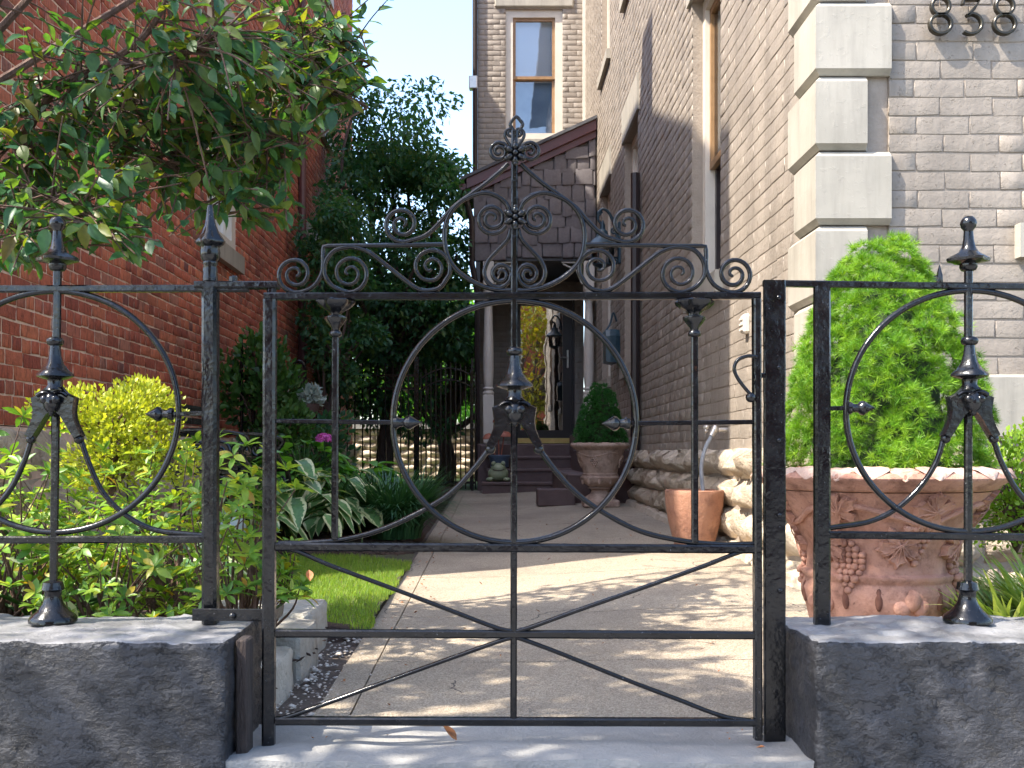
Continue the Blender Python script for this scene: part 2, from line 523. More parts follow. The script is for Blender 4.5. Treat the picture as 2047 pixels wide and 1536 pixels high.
class MB:
    def __init__(self):
        self.v, self.f = [], []

    def add(self, V, F):
        b = len(self.v)
        self.v += [Vector(p) for p in V]
        self.f += [tuple(i + b for i in q) for q in F]
        return self

    def box(self, x0, x1, y0, y1, z0, z1, ch=0.0):
        if ch <= 0:
            V = [(x, y, z) for z in (z0, z1) for y in (y0, y1) for x in (x0, x1)]
            F = [(0, 2, 3, 1), (4, 5, 7, 6), (0, 1, 5, 4), (2, 6, 7, 3), (0, 4, 6, 2), (1, 3, 7, 5)]
            return self.add(V, F)
        V = []
        for (z, i) in ((z0, ch), (z0 + ch, 0), (z1 - ch, 0), (z1, ch)):
            for (sx, sy) in ((0, 0), (1, 0), (1, 1), (0, 1)):
                X0, X1, Y0, Y1 = x0 + i, x1 - i, y0 + i, y1 - i
                cx, cy = (X0, X1)[sx], (Y0, Y1)[sy]
                c = ch if i == 0 else ch * 0.0
                dx, dy = (1, -1)[sx], (1, -1)[sy]
                a, b2 = (cx, cy + dy * c, z), (cx + dx * c, cy, z)
                V += [a, b2] if (sx + sy) % 2 == 0 else [b2, a]
        F = []
        for r in range(3):
            for j in range(8):
                a, b2 = r * 8 + j, r * 8 + (j + 1) % 8
                F.append((a, b2, b2 + 8, a + 8))
        F.append(tuple(range(7, -1, -1)))
        F.append(tuple(range(24, 32)))
        return self.add(V, F)

    def sweep(self, pts, shape, up=None, closed=False, scale=None, cap=True):
        """Sweep a cross-section [(u, v)] along pts; u along up x tangent, v along up."""
        pts = [Vector(p) for p in pts]
        n, m = len(pts), len(shape)
        V, F = [], []
        prev = None
        for i, p in enumerate(pts):
            a = pts[i - 1] if (i > 0 or closed) else pts[i]
            b = pts[(i + 1) % n] if (i < n - 1 or closed) else pts[i]
            t = (b - a).normalized()
            if up is not None:
                w = Vector(up)
                u = w.cross(t)
                if u.length < 1e-5:
                    u = Vector((1, 0, 0))
                u.normalize()
                w = t.cross(u)
            else:
                if prev is None:
                    h = Vector((0, 0, 1)) if abs(t.z) < 0.9 else Vector((1, 0, 0))
                    u = h.cross(t).normalized()
                else:
                    u = (prev - t * prev.dot(t)).normalized()
                prev = u
                w = t.cross(u)
            s = scale[i] if scale is not None else 1.0
            for (cu, cv) in shape:
                V.append(p + (u * cu + w * cv) * s)
        for i in range(n if closed else n - 1):
            for j in range(m):
                a, b = i * m + j, i * m + (j + 1) % m
                c, d = ((i + 1) % n) * m + (j + 1) % m, ((i + 1) % n) * m + j
                F.append((a, b, c, d))
        if cap and not closed:
            F.append(tuple(range(m - 1, -1, -1)))
            F.append(tuple((n - 1) * m + j for j in range(m)))
        return self.add(V, F)

    def tube(self, pts, r, n=8, closed=False, up=None, cap=True):
        sh = [(math.cos(2 * math.pi * k / n), math.sin(2 * math.pi * k / n)) for k in range(n)]
        sc = r if isinstance(r, (list, tuple)) else [r] * len(pts)
        return self.sweep(pts, sh, up, closed, sc, cap)

    def bar(self, pts, w, d, up=(0, 1, 0), closed=False):
        c = 0.22 * min(w, d)
        a, b = w / 2, d / 2
        sh = [(-a + c, -b), (a - c, -b), (a, -b + c), (a, b - c), (a - c, b), (-a + c, b), (-a, b - c), (-a, -b + c)]
        return self.sweep(pts, sh, up, closed)

    def lathe(self, prof, n=24, c=(0, 0, 0), mod=None, cap=True):
        V, F = [], []
        for i, (r, z) in enumerate(prof):
            for j in range(n):
                a = 2 * math.pi * j / n
                rr = r * (mod(a, z, i) if mod else 1.0)
                V.append((c[0] + rr * math.cos(a), c[1] + rr * math.sin(a), c[2] + z))
        for i in range(len(prof) - 1):
            for j in range(n):
                a, b = i * n + j, i * n + (j + 1) % n
                F.append((a, b, b + n, a + n))
        if cap:
            F.append(tuple(range(n - 1, -1, -1)))
            F.append(tuple((len(prof) - 1) * n + j for j in range(n)))
        return self.add(V, F)

    def ball(self, c, r, n=12, m=8, M=None):
        r = r if isinstance(r, (tuple, list)) else (r, r, r)
        V, F = [], []
        c = Vector(c)
        for i in range(1, m):
            t = math.pi * i / m
            for j in range(n):
                a = 2 * math.pi * j / n
                q = Vector((r[0] * math.sin(t) * math.cos(a), r[1] * math.sin(t) * math.sin(a), r[2] * math.cos(t)))
                V.append(c + (M @ q if M else q))
        q = Vector((0, 0, r[2]))
        V.append(c + (M @ q if M else q))
        V.append(c - (M @ q if M else q))
        for i in range(m - 2):
            for j in range(n):
                a, b = i * n + j, i * n + (j + 1) % n
                F.append((a, a + n, b + n, b))
        k = (m - 1) * n
        for j in range(n):
            F.append((j, (j + 1) % n, k))
            F.append(((m - 2) * n + (j + 1) % n, (m - 2) * n + j, k + 1))
        return self.add(V, F)

    def plate(self, outline, fn, d0, d1, bev=0.0):
        """Extrude a 2-D outline (list of (a, b)) between depths; fn(a, b, d) -> point."""
        n = len(outline)
        cx = sum(p[0] for p in outline) / n
        cy = sum(p[1] for p in outline) / n
        V, F = [], []
        rings = [(d0, 1.0)] if bev <= 0 else [(d0, 1 - bev), (d0 + (d1 - d0) * 0.3, 1.0)]
        rings += [(d1, 1.0)] if bev <= 0 else [(d1 - (d1 - d0) * 0.3, 1.0), (d1, 1 - bev)]
        for (d, s) in rings:
            for (a, b) in outline:
                V.append(fn(cx + (a - cx) * s, cy + (b - cy) * s, d))
        for i in range(len(rings) - 1):
            for j in range(n):
                a, b = i * n + j, i * n + (j + 1) % n
                F.append((a, b, b + n, a + n))
        F.append(tuple(range(n - 1, -1, -1)))
        F.append(tuple((len(rings) - 1) * n + j for j in range(n)))
        return self.add(V, F)

    def build(self, name, mat, parent=None, smooth=True, angle=38):
        me = raw_mesh(name, self.v, self.f, mat, smooth, angle)
        o = bpy.data.objects.new(name, me)
        return place(o, parent)


def catmull(pts, k=8, closed=False):
    pts = [Vector(p) for p in pts]
    n = len(pts)
    out = []
    for i in range(n if closed else n - 1):
        p0 = pts[(i - 1) % n] if (closed or i > 0) else pts[0] * 2 - pts[1]
        p1, p2 = pts[i], pts[(i + 1) % n]
        p3 = pts[(i + 2) % n] if (closed or i + 2 < n) else pts[-1] * 2 - pts[-2]
        for j in range(k):
            t = j / k
            out.append(0.5 * ((2 * p1) + (p2 - p0) * t + (2 * p0 - 5 * p1 + 4 * p2 - p3) * t * t + (3 * p1 - p0 - 3 * p2 + p3) * t ** 3))
    if not closed:
        out.append(pts[-1])
    return out


def np_mesh(name, V, F, mat, rnd=None, edge=None, smooth=False):
    """Fast mesh from an (n,3) array and an (m,k) face array."""
    me = bpy.data.meshes.new(name)
    k = F.shape[1]
    me.vertices.add(len(V))
    me.vertices.foreach_set('co', V.astype(np.float32).ravel())
    me.loops.add(F.size)
    me.loops.foreach_set('vertex_index', F.astype(np.int32).ravel())
    me.polygons.add(len(F))
    me.polygons.foreach_set('loop_start', np.arange(0, F.size, k, dtype=np.int32))
    me.polygons.foreach_set('loop_total', np.full(len(F), k, dtype=np.int32))
    me.materials.append(MT[mat] if isinstance(mat, str) else mat)
    me.update(calc_edges=True)
    for nm, arr in (('rnd', rnd), ('edge', edge)):
        if arr is not None:
            a = me.attributes.new(nm, 'FLOAT', 'POINT')
            a.data.foreach_set('value', arr.astype(np.float32))
    if smooth:
        me.shade_smooth()
    return me


def in_view(p):
    """Rough test and size factor: is the point in the photograph's frame?"""
    if p[1] < 0.3:
        return 0.0
    u = VX + p[0] / p[1] * FPX
    v = VY - (p[2] - EYE) / p[1] * FPX
    if -15 < u < 2062 and -15 < v < 1550:
        return FPX / p[1]
    return 0.0


def pieces(parent, name, bases, items, mat, cap=300, rest=None, smooth=True):
    """bases: list of (V, F, edge|None) with equal-size faces; items: list of (4x4 array, base index).
    The cap largest in the photograph become objects of their own, the rest one part of kind stuff."""
    scored = []
    for M, b in items:
        s = in_view(M[:3, 3])
        size = s * max(np.linalg.norm(M[:3, 0]), np.linalg.norm(M[:3, 1]), np.linalg.norm(M[:3, 2]))
        scored.append(size)
    order = np.argsort(-np.array(scored), kind='stable')
    nobj = 0
    if cap:
        meshes = []
        for (V, F, e) in bases:
            meshes.append(np_mesh(name, np.array(V, float), np.array(F), mat, None, None if e is None else np.array(e), smooth))
        loc = Vector(OFF.get(parent.name, (0, 0, 0))) if parent else Vector((0, 0, 0))
        T = Matrix.Translation(-loc)
        for i in order[:cap]:
            if scored[i] <= 0:
                break
            M, b = items[i]
            o = bpy.data.objects.new(name, meshes[b])
            COL.objects.link(o)
            o.parent = parent
            o.matrix_basis = T @ Matrix(M.tolist())
            nobj += 1
    left = order[nobj:]
    if len(left):
        Vs, Fs, Rs, Es = [], [], [], []
        base = 0
        for bi, (V, F, e) in enumerate(bases):
            idx = [i for i in left if items[i][1] == bi]
            if not idx:
                continue
            Ms = np.array([items[i][0] for i in idx])
            V = np.array(V, float)
            F = np.array(F)
            W = np.einsum('nij,vj->nvi', Ms[:, :3, :3], V) + Ms[:, None, :3, 3]
            n, v = len(idx), len(V)
            Vs.append(W.reshape(-1, 3))
            Fs.append((F[None] + (np.arange(n) * v)[:, None, None]).reshape(-1, F.shape[1]) + base)
            Rs.append(np.repeat(rng.random(n), v))
            Es.append(np.tile(np.zeros(v) if e is None else np.array(e), n))
            base += n * v
        me = np_mesh(rest or name, np.concatenate(Vs), np.concatenate(Fs), mat, np.concatenate(Rs), np.concatenate(Es), smooth)
        o = bpy.data.objects.new(rest or name, me)
        place(o, parent)
        o['kind'] = 'stuff'
        return o
    return None


def xform(pos, xa, ya, za, s=(1, 1, 1)):
    M = np.eye(4)
    M[:3, 0] = np.array(xa) * s[0]
    M[:3, 1] = np.array(ya) * s[1]
    M[:3, 2] = np.array(za) * s[2]
    M[:3, 3] = pos
    return M


def leaf_base(width=0.5, segs=4, tip=1.0, fold=0.12, curl=-0.25, peak=0.42, wave=0.0):
    """A leaf blade of unit length along +Y with a folded midrib; quads."""
    V, F, E = [], [], []
    for i in range(segs + 1):
        t = i / segs
        w = width * 0.5 * (math.sin(math.pi * t ** (math.log(0.5) / math.log(peak))) ** 0.85 if 0 < t < 1 else 0.03)
        z = curl * t * t
        wv = wave * math.sin(t * 9)
        V += [(-w, t, z + fold * w * 2 + wv), (0, t, z), (w, t, z + fold * w * 2 - wv)]
        E += [1, 0, 1]
    for i in range(segs):
        a = i * 3
        F += [(a, a + 1, a + 4, a + 3), (a + 1, a + 2, a + 5, a + 4)]
    return (V, F, E)


def leaf_M(pos, d, up, s, ws=1.0):
    d = np.array(d, float)
    d /= np.linalg.norm(d) + 1e-9
    x = np.cross(d, np.array(up, float))
    x /= np.linalg.norm(x) + 1e-9
    z = np.cross(x, d)
    return xform(pos, x, d, z, (s * ws, s, s))


def rvec():
    v = rng.normal(size=3)
    return v / np.linalg.norm(v)


# ------------------------------------------------------------------ ground
def sheet(name, x0, x1, y0, y1, mat, zf, nx=2, ny=2, parent=None, kind='structure', amp=0.0, nsc=3.0, thick=0.0):
    V, F = [], []
    for j in range(ny + 1):
        for i in range(nx + 1):
            x, y = x0 + (x1 - x0) * i / nx, y0 + (y1 - y0) * j / ny
            V.append((x, y, zf(x, y) + (amp * noise.noise(Vector((x * nsc, y * nsc, 3.3))) if amp else 0)))
    for j in range(ny):
        for i in range(nx):
            a = j * (nx + 1) + i
            F.append((a, a + 1, a + nx + 2, a + nx + 1))
    if thick:
        n = len(V)
        edge = [i for i in range(nx + 1)] + [j * (nx + 1) + nx for j in range(1, ny + 1)] + [ny * (nx + 1) + i for i in range(nx - 1, -1, -1)] + [j * (nx + 1) for j in range(ny - 1, 0, -1)]
        low = {}
        for e in edge:
            low[e] = len(V)
            V.append((V[e][0], V[e][1], V[e][2] - thick))
        for a, b in zip(edge, edge[1:] + edge[:1]):
            F.append((a, low[a], low[b], b))
    o = place(bpy.data.objects.new(name, raw_mesh(name, V, F, mat, True, 35)), parent)
    if kind and parent is None:
        o['kind'] = kind
    return o


sheet('ground', -150, 150, -150, 150, 'grassbase', lambda x, y: -0.22)
sheet('street', -60, 60, -11.5, -3.6, 'asphalt', lambda x, y: -0.16)
sheet('sidewalk', -30, 30, -3.5, 2.30, 'walk', lambda x, y: -0.012 - 0.006 * max(0, 2.3 - y), 40, 12, amp=0.006, thick=0.16)
sheet('sidewalk', -30, 30, -15.0, -11.6, 'walk', lambda x, y: -0.02, thick=0.16)
sheet('threshold', -0.66, 0.84, 2.305, 2.62, 'walk', lambda x, y: 0.004 + 0.004 * math.sin(x * 9), 40, 12, amp=0.007, nsc=9, thick=0.12)

PX0, PX1 = -0.47, 1.42
base = sheet('path', -0.62, PX1 + 0.03, 2.62, 14.3, 'dirt', lambda x, y: gz(x, y) - 0.006, 24, 60)
cuts = [2.635, 3.31, 4.14, 5.30, 6.9, 8.7, 10.7, 12.5, 14.2]
for a, b in zip(cuts, cuts[1:]):
    lx = PX0 + 0.05 * sstep(3.6, 2.8, a) * 0
    sheet('slab', lx + 0.10, PX1, a + 0.004, b - 0.004, 'path', lambda x, y: gz(x, y) + 0.012, 18, 8, base, amp=0.004, nsc=4, thick=0.05)
    sheet('edge_slab', lx, lx + 0.094, a + 0.004, b - 0.004, 'path', lambda x, y: gz(x, y) + 0.010, 2, 8, base, amp=0.004, nsc=4, thick=0.05)


LAWN = (-1.75, PX0 + 0.005, 3.78, 6.15)


def bedz(x, y):
    return gz(x, y) + 0.05 + 0.05 * sstep(-0.5, -1.6, x) + 0.03 * noise.noise(Vector((x * 2.1, y * 2.1, 0)))


sheet('garden_bed', -2.62, PX0 - 0.012, 2.66, 14.2, 'mulch', lambda x, y: gz(x, y) - 0.06 if ((x > -0.66 and y < 3.72) or x > -0.52 or (x > LAWN[0] + 0.1 and LAWN[2] + 0.05 < y < LAWN[3] - 0.1)) else bedz(x, y), 44, 160, amp=0.012, nsc=14)
sheet('garden_bed', PX1 + 0.01, 4.4, 2.66, 4.56, 'mulch', lambda x, y: gz(x, y) + 0.03, 40, 30, amp=0.014, nsc=14)


def lawnz(x, y):
    return gz(x, y) + 0.035 + 0.02 * noise.noise(Vector((x * 1.7, y * 1.7, 5)))


sheet('lawn', LAWN[0], LAWN[1], LAWN[2], LAWN[3], 'soil', lawnz, 40, 60)
sheet('back_lawn', -9, 9, 14.32, 45, 'grassbase', lambda x, y: 0.165, 10, 10)


# ------------------------------------------------------------------ bricks and stones
def brick_base(seed, jit=0.035):
    """A hand-moulded brick: unit in x and z, outward along +y, wavy worn outline."""
    r = random.Random(seed)
    ring = ((-1, -1), (0, -1), (1, -1), (1, 0), (1, 1), (0, 1), (-1, 1), (-1, 0))
    jx = [r.uniform(-1, 1) * jit * 0.3 for _ in ring]
    jz = [r.uniform(-1, 1) * jit for _ in ring]
    V = []
    for (d, ix, iz) in ((-1.2, 0, 0), (0.72, 0.0, 0.0), (1.0, 0.012, 0.04)):
        for k, (sx, sz) in enumerate(ring):
            V.append((sx * (0.5 - ix) + jx[k], d + (r.uniform(-0.3, 0.2) if d > 0.9 else 0), sz * (0.5 - iz) + jz[k]))
    V.append((0, 1.0 + r.uniform(-0.2, 0.3), 0))
    F = []
    for k in (0, 8):
        for j in range(8):
            F.append((k + j, k + (j + 1) % 8, k + 8 + (j + 1) % 8, k + 8 + j))
    for j in (0, 2, 4, 6):
        F.append((24, 16 + (j - 1) % 8, 16 + j, 16 + j + 1))
    return (V, F, None)


def stone_base(seed, n=4):
    """Rock-faced block: unit in x and z, outward along +y, broken bulging face."""
    r = random.Random(seed)
    V, F = [], []
    for j in range(n):
        for i in range(n):
            u, w = i / (n - 1) - 0.5, j / (n - 1) - 0.5
            e = min(0.5 - abs(u), 0.5 - abs(w))
            d = 0.35 + 0.65 * min(1, e * 4) + r.uniform(-0.34, 0.30)
            V.append((u + (r.uniform(-0.04, 0.04) if e > 0 else r.uniform(-0.03, 0.01)), d, w + r.uniform(-0.05, 0.05)))
    for j in range(n - 1):
        for i in range(n - 1):
            a = j * n + i
            F.append((a, a + 1, a + n + 1, a + n))
    ring = list(range(n)) + [j * n + n - 1 for j in range(1, n)] + [(n - 1) * n + i for i in range(n - 2, -1, -1)] + [j * n for j in range(n - 2, 0, -1)]
    b0 = len(V)
    for k in ring:
        V.append((V[k][0], -0.6, V[k][2]))
    m = len(ring)
    for k in range(m):
        F.append((ring[k], b0 + k, b0 + (k + 1) % m, ring[(k + 1) % m]))
    return (V, F, None)


BRICKS = [brick_base(s) for s in range(7)]
RBRICKS = [brick_base(s + 40, 0.05) for s in range(7)]
STONES = [stone_base(s) for s in range(8)]


def brick_field(u0, u1, z0, z1, holes, course, L, joint, header=0, jit=0.006, seed=1, vj=None):
    vj = joint if vj is None else vj
    r = random.Random(seed)
    out = []
    nc = int((z1 - z0) / course)
    for i in range(nc):
        zc = z0 + (i + 0.5) * course
        ll = L / 2 if header and i % header == header - 1 else L
        u = u0 - ll * (0.5 if i % 2 else 0.0) + (ll * 0.25 if ll < L else 0)
        spans = []
        while u < u1:
            w = ll * r.uniform(0.94, 1.06)
            spans.append((max(u, u0), min(u + w - vj, u1)))
            u += w
        for (a, b) in spans:
            segs = [(a, b)]
            for (h0, h1, k0, k1) in holes:
                if k0 < zc < k1:
                    nx = []
                    for (p, q) in segs:
                        if q <= h0 or p >= h1:
                            nx.append((p, q))
                        else:
                            if p < h0 - 0.02:
                                nx.append((p, h0))
                            if q > h1 + 0.02:
                                nx.append((h1, q))
                    segs = nx
            for (p, q) in segs:
                if q - p > 0.025:
                    out.append(((p + q) / 2, zc + r.uniform(-jit, jit) * 0.5, q - p, course - joint * r.uniform(0.8, 1.3)))
    return out


def panels(u0, u1, z0, z1, holes):
    """Rectangles that fill a wall face around its openings."""
    us = sorted({u0, u1, *[h[0] for h in holes], *[h[1] for h in holes]})
    us = [u for u in us if u0 <= u <= u1]
    out = []
    for a, b in zip(us, us[1:]):
        hs = sorted([h for h in holes if h[0] <= a + 1e-6 and h[1] >= b - 1e-6], key=lambda h: h[2])
        z = z0
        for h in hs:
            if h[2] > z:
                out.append((a, b, z, min(h[2], z1)))
            z = max(z, h[3])
        if z < z1:
            out.append((a, b, z, z1))
    return out


def lbox(mb, fn, u0, u1, d0, d1, z0, z1):
    V = [fn(u, d, z) for z in (z0, z1) for d in (d0, d1) for u in (u0, u1)]
    mb.add(V, [(0, 2, 3, 1), (4, 5, 7, 6), (0, 1, 5, 4), (2, 6, 7, 3), (0, 4, 6, 2), (1, 3, 7, 5)])
    return mb


def brick_wall(house, name, fn, axes, rect, holes, mats, course, L, joint, items, bases, bi, header=0, top=None, thick=0.28, seed=1, zb=None, depth=0.014, vj=None):
    """Backing slab as a part, plus brick pieces appended to items."""
    u0, u1, z0, z1 = rect
    mb = MB()
    for (a, b, p, q) in panels(u0, u1, z0, top or z1, holes):
        lbox(mb, fn, a, b, -thick, -depth, p, q)
    wall = mb.build(name, mats, house, False)
    ax, ay, az = axes
    for k, (u, z, w, h) in enumerate(brick_field(u0, u1, zb if zb is not None else z0, z1, holes, course, L, joint, header, seed=seed, vj=vj)):
        p = fn(u, -depth, z)
        items.append((xform(p, ax, ay, az, (w, depth * random.uniform(0.8, 1.15), h)), bi + random.randrange(7)))
    return wall


def ring_box(mb, fn, u0, u1, z0, z1, w, d0, d1, wb=None):
    wb = w if wb is None else wb
    lbox(mb, fn, u0, u0 + w, d0, d1, z0, z1)
    lbox(mb, fn, u1 - w, u1, d0, d1, z0, z1)
    lbox(mb, fn, u0 + w, u1 - w, d0 + 0.001, d1 - 0.001, z1 - w, z1)
    lbox(mb, fn, u0 + w, u1 - w, d0 + 0.001, d1 - 0.001, z0, z0 + wb)


def window(house, fn, u0, u1, z0, z1, sill=0.10, lintel=0.0, sash='sash', blind=0.0, lower='void', casing=0.085, rec=0.10, sillw=0.05, mid=None, lower_sash=None):
    c = MB()
    ring_box(c, fn, u0, u1, z0, z1, casing, -rec - 0.07, -rec + 0.02)
    win = c.build('window', 'cream', house, False)
    a0, a1, b0, b1 = u0 + casing, u1 - casing, z0 + casing * 0.5, z1 - casing
    mz = mid or (b0 + b1) / 2
    s = MB()
    ring_box(s, fn, a0, a1, mz - 0.02, b1, 0.045, -rec - 0.06, -rec - 0.012)
    s.build('sash', sash, win, False)
    s = MB()
    ring_box(s, fn, a0, a1, b0, mz + 0.018, 0.045, -rec - 0.10, -rec - 0.05)
    s.build('sash', lower_sash or sash, win, False)
    lbox(MB(), fn, a0 + 0.045, a1 - 0.045, -rec - 0.042, -rec - 0.036, mz + 0.025, b1 - 0.045).build('pane', 'glass', win, False)
    lbox(MB(), fn, a0 + 0.045, a1 - 0.045, -rec - 0.082, -rec - 0.076, b0 + 0.045, mz - 0.027).build('pane', 'glass', win, False)
    if blind:
        lbox(MB(), fn, a0, a1, -rec - 0.14, -rec - 0.13, b1 - (b1 - b0) * blind, b1).build('blind', 'blind', win, False)
    lbox(MB(), fn, a0, a1, -rec - 0.20, -rec - 0.19, b0, b1).build('window_back', lower, win, False)  # dark panel stands for the unlit room; the wing window has a fabric
    if sill:
        lbox(MB(), fn, u0 - 0.07, u1 + 0.07, -0.20, sillw, z0 - sill, z0 - 0.002).build('sill', 'quoin', win, False)
    if lintel:
        lbox(MB(), fn, u0 - 0.10, u1 + 0.10, -0.20, 0.022, z1 + 0.002, z1 + lintel).build('lintel', 'quoin', win, False)
    return win


# ------------------------------------------------------------------ taupe brick house on the right of the path
XW, YF = 1.44, 4.50
CRS, BL = 0.0812, 0.236
house = thing('brick_house', (XW, YF, 0), 'taupe painted brick house with cream quoins, a rough stone base and the number 838', 'house')
fs = lambda u, d, z: Vector((XW - d, u, z))
ff = lambda u, d, z: Vector((u, YF - d, z))
fw = lambda u, d, z: Vector((u, 16.0 - d, z))
SA = ((0, 1, 0), (-1, 0, 0), (0, 0, 1))
FA = ((1, 0, 0), (0, -1, 0), (0, 0, 1))
Z_ST = 0.70
w_side = [(6.49, 7.42, 1.85, 3.95), (10.18, 11.2, 1.62, 4.08), (12.56, 13.54, 1.62, 4.08), (10.18, 11.2, 5.65, 7.9), (12.62, 13.6, 5.65, 7.9)]
items = []
h2 = [(a, b, c, d) for (a, b, c, d) in w_side]
side = brick_wall(house, 'side_wall', fs, SA, (YF + 0.0, 15.99, Z_ST, 8.4), h2 + [(YF - 1, YF + 0.30, 1.04, 9.0)], 'pmortar', CRS, BL, 0.0065, items, BRICKS, 0, top=9.6, seed=3, depth=0.0042)
n_side = len(items)
front = brick_wall(house, 'front_wall', ff, FA, (XW + 0.30, 4.6, 1.04, 5.2), [(2.36, 3.4, 1.56, 3.9)], 'pmortar', CRS, BL, 0.007, items, BRICKS, 0, top=9.6, seed=5, depth=0.0048)
lbox(MB(), ff, XW + 0.018, XW + 0.299, -0.28, -0.016, 0.0, 9.59).build('corner_pier', 'pmortar', house, False)
wh = [(0.20, 1.09, 5.58, 7.62), (0.36, 1.28, 0.80, 3.20)]
wing = brick_wall(house, 'wing_wall', fw, FA, (-0.235, XW - 0.02, 0.80, 8.4), wh, 'pmortar', CRS, BL, 0.007, items, BRICKS, 0, top=9.6, seed=9, depth=0.005)
MB().box(-0.235, 0.05, 16.29, 21, 0, 9.58).build('wing_side_wall', 'pmortar', house, False)
MB().box(-0.235, 1.42, 16.002, 16.28, 0.1, 0.799).build('wing_base', 'brown', house, False)
pieces(side, 'brick', BRICKS, items, 'pbrick', 300, 'bricks', False)
mb = MB()
mb.box(XW - 0.42, 6.0, YF - 0.42, 21, 9.62, 9.8)
mb.add([(XW - 0.42, YF - 0.42, 9.802), (6, YF - 0.42, 9.802), (6, 21, 9.802), (XW - 0.42, 21, 9.802), (3.6, 7.0, 12.0), (3.6, 18, 12.0)],
       [(0, 1, 4), (1, 2, 5, 4), (2, 3, 5), (3, 0, 4, 5)])
mb.build('roof', 'roof', house, False)

# quoins
z = 1.044
for k in range(9):
    lf, ls = ((0.312, 0.30), (0.207, 0.40))[k % 2]
    z1 = z + 0.3265 - 0.008
    pr, bv = 0.034, 0.024
    m = MB()
    x0, y0 = XW - pr, YF - pr
    A = [(x0 + 0.0, y0), (XW + lf, y0), (XW + lf, YF + 0.02), (x0, YF + ls), (XW + 0.02, YF + ls)]

    def lring(zz, i):
        return [Vector((x0 + i, y0 + i, zz)), Vector((XW + lf - i * 0.6, y0 + i, zz)), Vector((XW + lf, YF + 0.01, zz)), Vector((XW + 0.01, YF + 0.01, zz)), Vector((XW + 0.01, YF + ls, zz)), Vector((x0 + i, YF + ls - i * 0.6, zz))]

    rr = [(z, bv), (z + bv, 0), (z1 - bv, 0), (z1, bv)]
    V, F = [], []
    for (zz, i) in rr:
        q = lring(zz, i)
        if i == 0:
            q[1] = Vector((XW + lf - bv * 0.6, y0, zz))
            q[5] = Vector((x0, YF + ls - bv * 0.6, zz))
        V += q
    for r_ in range(3):
        for j in range(6):
            a, b = r_ * 6 + j, r_ * 6 + (j + 1) % 6
            F.append((a, b, b + 6, a + 6))
    F += [(5, 4, 3, 2, 1, 0), tuple(18 + j for j in range(6))]
    m.add(V, F)
    m.build('quoin', 'quoin', house, False)
    z += 0.3265

# stone water table, foundation stones
MB().box(XW + 0.02, 4.6, YF - 0.045, YF + 0.2, 0.76, 1.04, 0.012).build('water_table', 'quoin', house, False)
items = []
r = random.Random(4)
for row, (za, zb_) in enumerate(((-0.02, 0.16), (0.165, 0.345), (0.35, 0.52), (0.525, 0.695))):
    u = YF - 0.03 + (0.2 if row % 2 else 0)
    while u < 10.35:
        w = r.uniform(0.24, 0.50)
        items.append((xform(fs(u + w / 2, -0.02, (za + zb_) / 2 + 0.03), *SA, (w - 0.018, r.uniform(0.085, 0.13), zb_ - za - 0.012)), r.randrange(8)))
        u += w
for row, (za, zb_) in enumerate(((0.0, 0.2), (0.205, 0.39), (0.395, 0.575), (0.58, 0.755))):
    u = XW - 0.05 + (0.16 if row % 2 else 0)
    while u < 4.4:
        w = r.uniform(0.24, 0.46)
        items.append((xform(ff(u + w / 2, -0.02, (za + zb_) / 2), *FA, (w - 0.018, r.uniform(0.08, 0.12), zb_ - za - 0.012)), r.randrange(8)))
        u += w
fb = MB()
lbox(fb, fs, YF + 0.02, 10.4, -0.25, 0.004, -0.1, Z_ST - 0.006)
lbox(fb, ff, XW + 0.26, 4.6, -0.25, 0.004, -0.1, 0.755)
fnd = fb.build('foundation', 'pmortar', house, False)
pieces(fnd, 'stone', STONES, items, 'fstone', 200, 'stones', False)
lbox(MB(), fs, 10.41, 15.99, -0.25, 0.02, 0.0, Z_ST - 0.006).build('plinth', 'brown', house, False)
# rough mortar fillet at the foot of the stones
mb = MB()
pts = []
for i in range(60):
    y = 4.42 + i * 0.1
    pts.append(Vector((XW - 0.05 + 0.015 * noise.noise(Vector((y * 3, 0, 0))), y, gz(1.4, y) + 0.01)))
mb.tube(pts, [0.055 + 0.03 * noise.noise(Vector((p.y * 4, 1, 0))) for p in pts], 8)
mb.build('mortar_fillet', 'fstone', fnd)

# windows
window(house, fs, 6.49, 7.42, 1.85, 3.95, 0.14, 0.3, mid=2.74, lower_sash='dark', blind=0.4)
window(house, fs, 10.18, 11.2, 1.62, 4.08, 0.12, 0.36, sash='cream', mid=2.9, lower_sash='dark')
window(house, fs, 12.56, 13.54, 1.62, 4.08, 0.12, 0.36, sash='cream', mid=2.9, lower_sash='dark')
window(house, fs, 10.18, 11.2, 5.65, 7.9, 0.12, 0.3)
window(house, fs, 12.62, 13.6, 5.65, 7.9, 0.12, 0.3)
window(house, ff, 2.36, 3.4, 1.70, 3.9, 0.15, 0.3)
window(house, fw, 0.20, 1.09, 5.58, 7.62, 0.14, 0.0, blind=0.52, lower='window_back', casing=0.115, rec=0.06)
MB().box(0.03, 1.26, 15.965, 16.1, 7.64, 8.1, 0.02).build('lintel', 'quoin', house, False)
MB().box(1.40, 1.455, 15.93, 15.998, 5.2, 9.55).build('corner_board', 'cream', house, False)

# downspouts
def pipe(parent, name, pts, r_, mat, n=8):
    return MB().tube(pts, r_, n).build(name, mat, parent)


pipe(house, 'downspout', [(XW - 0.06, 9.92, 0.72), (XW - 0.06, 9.92, 3.4)], 0.045, 'dark')
pipe(house, 'downspout', [(-0.275, 15.95, 4.5), (-0.275, 15.95, 9.6)], 0.04, 'dark')
MB().box(-0.37, -0.24, 15.9, 16.04, 6.35, 6.55, 0.01).build('gutter_bracket', 'steel', house, False)

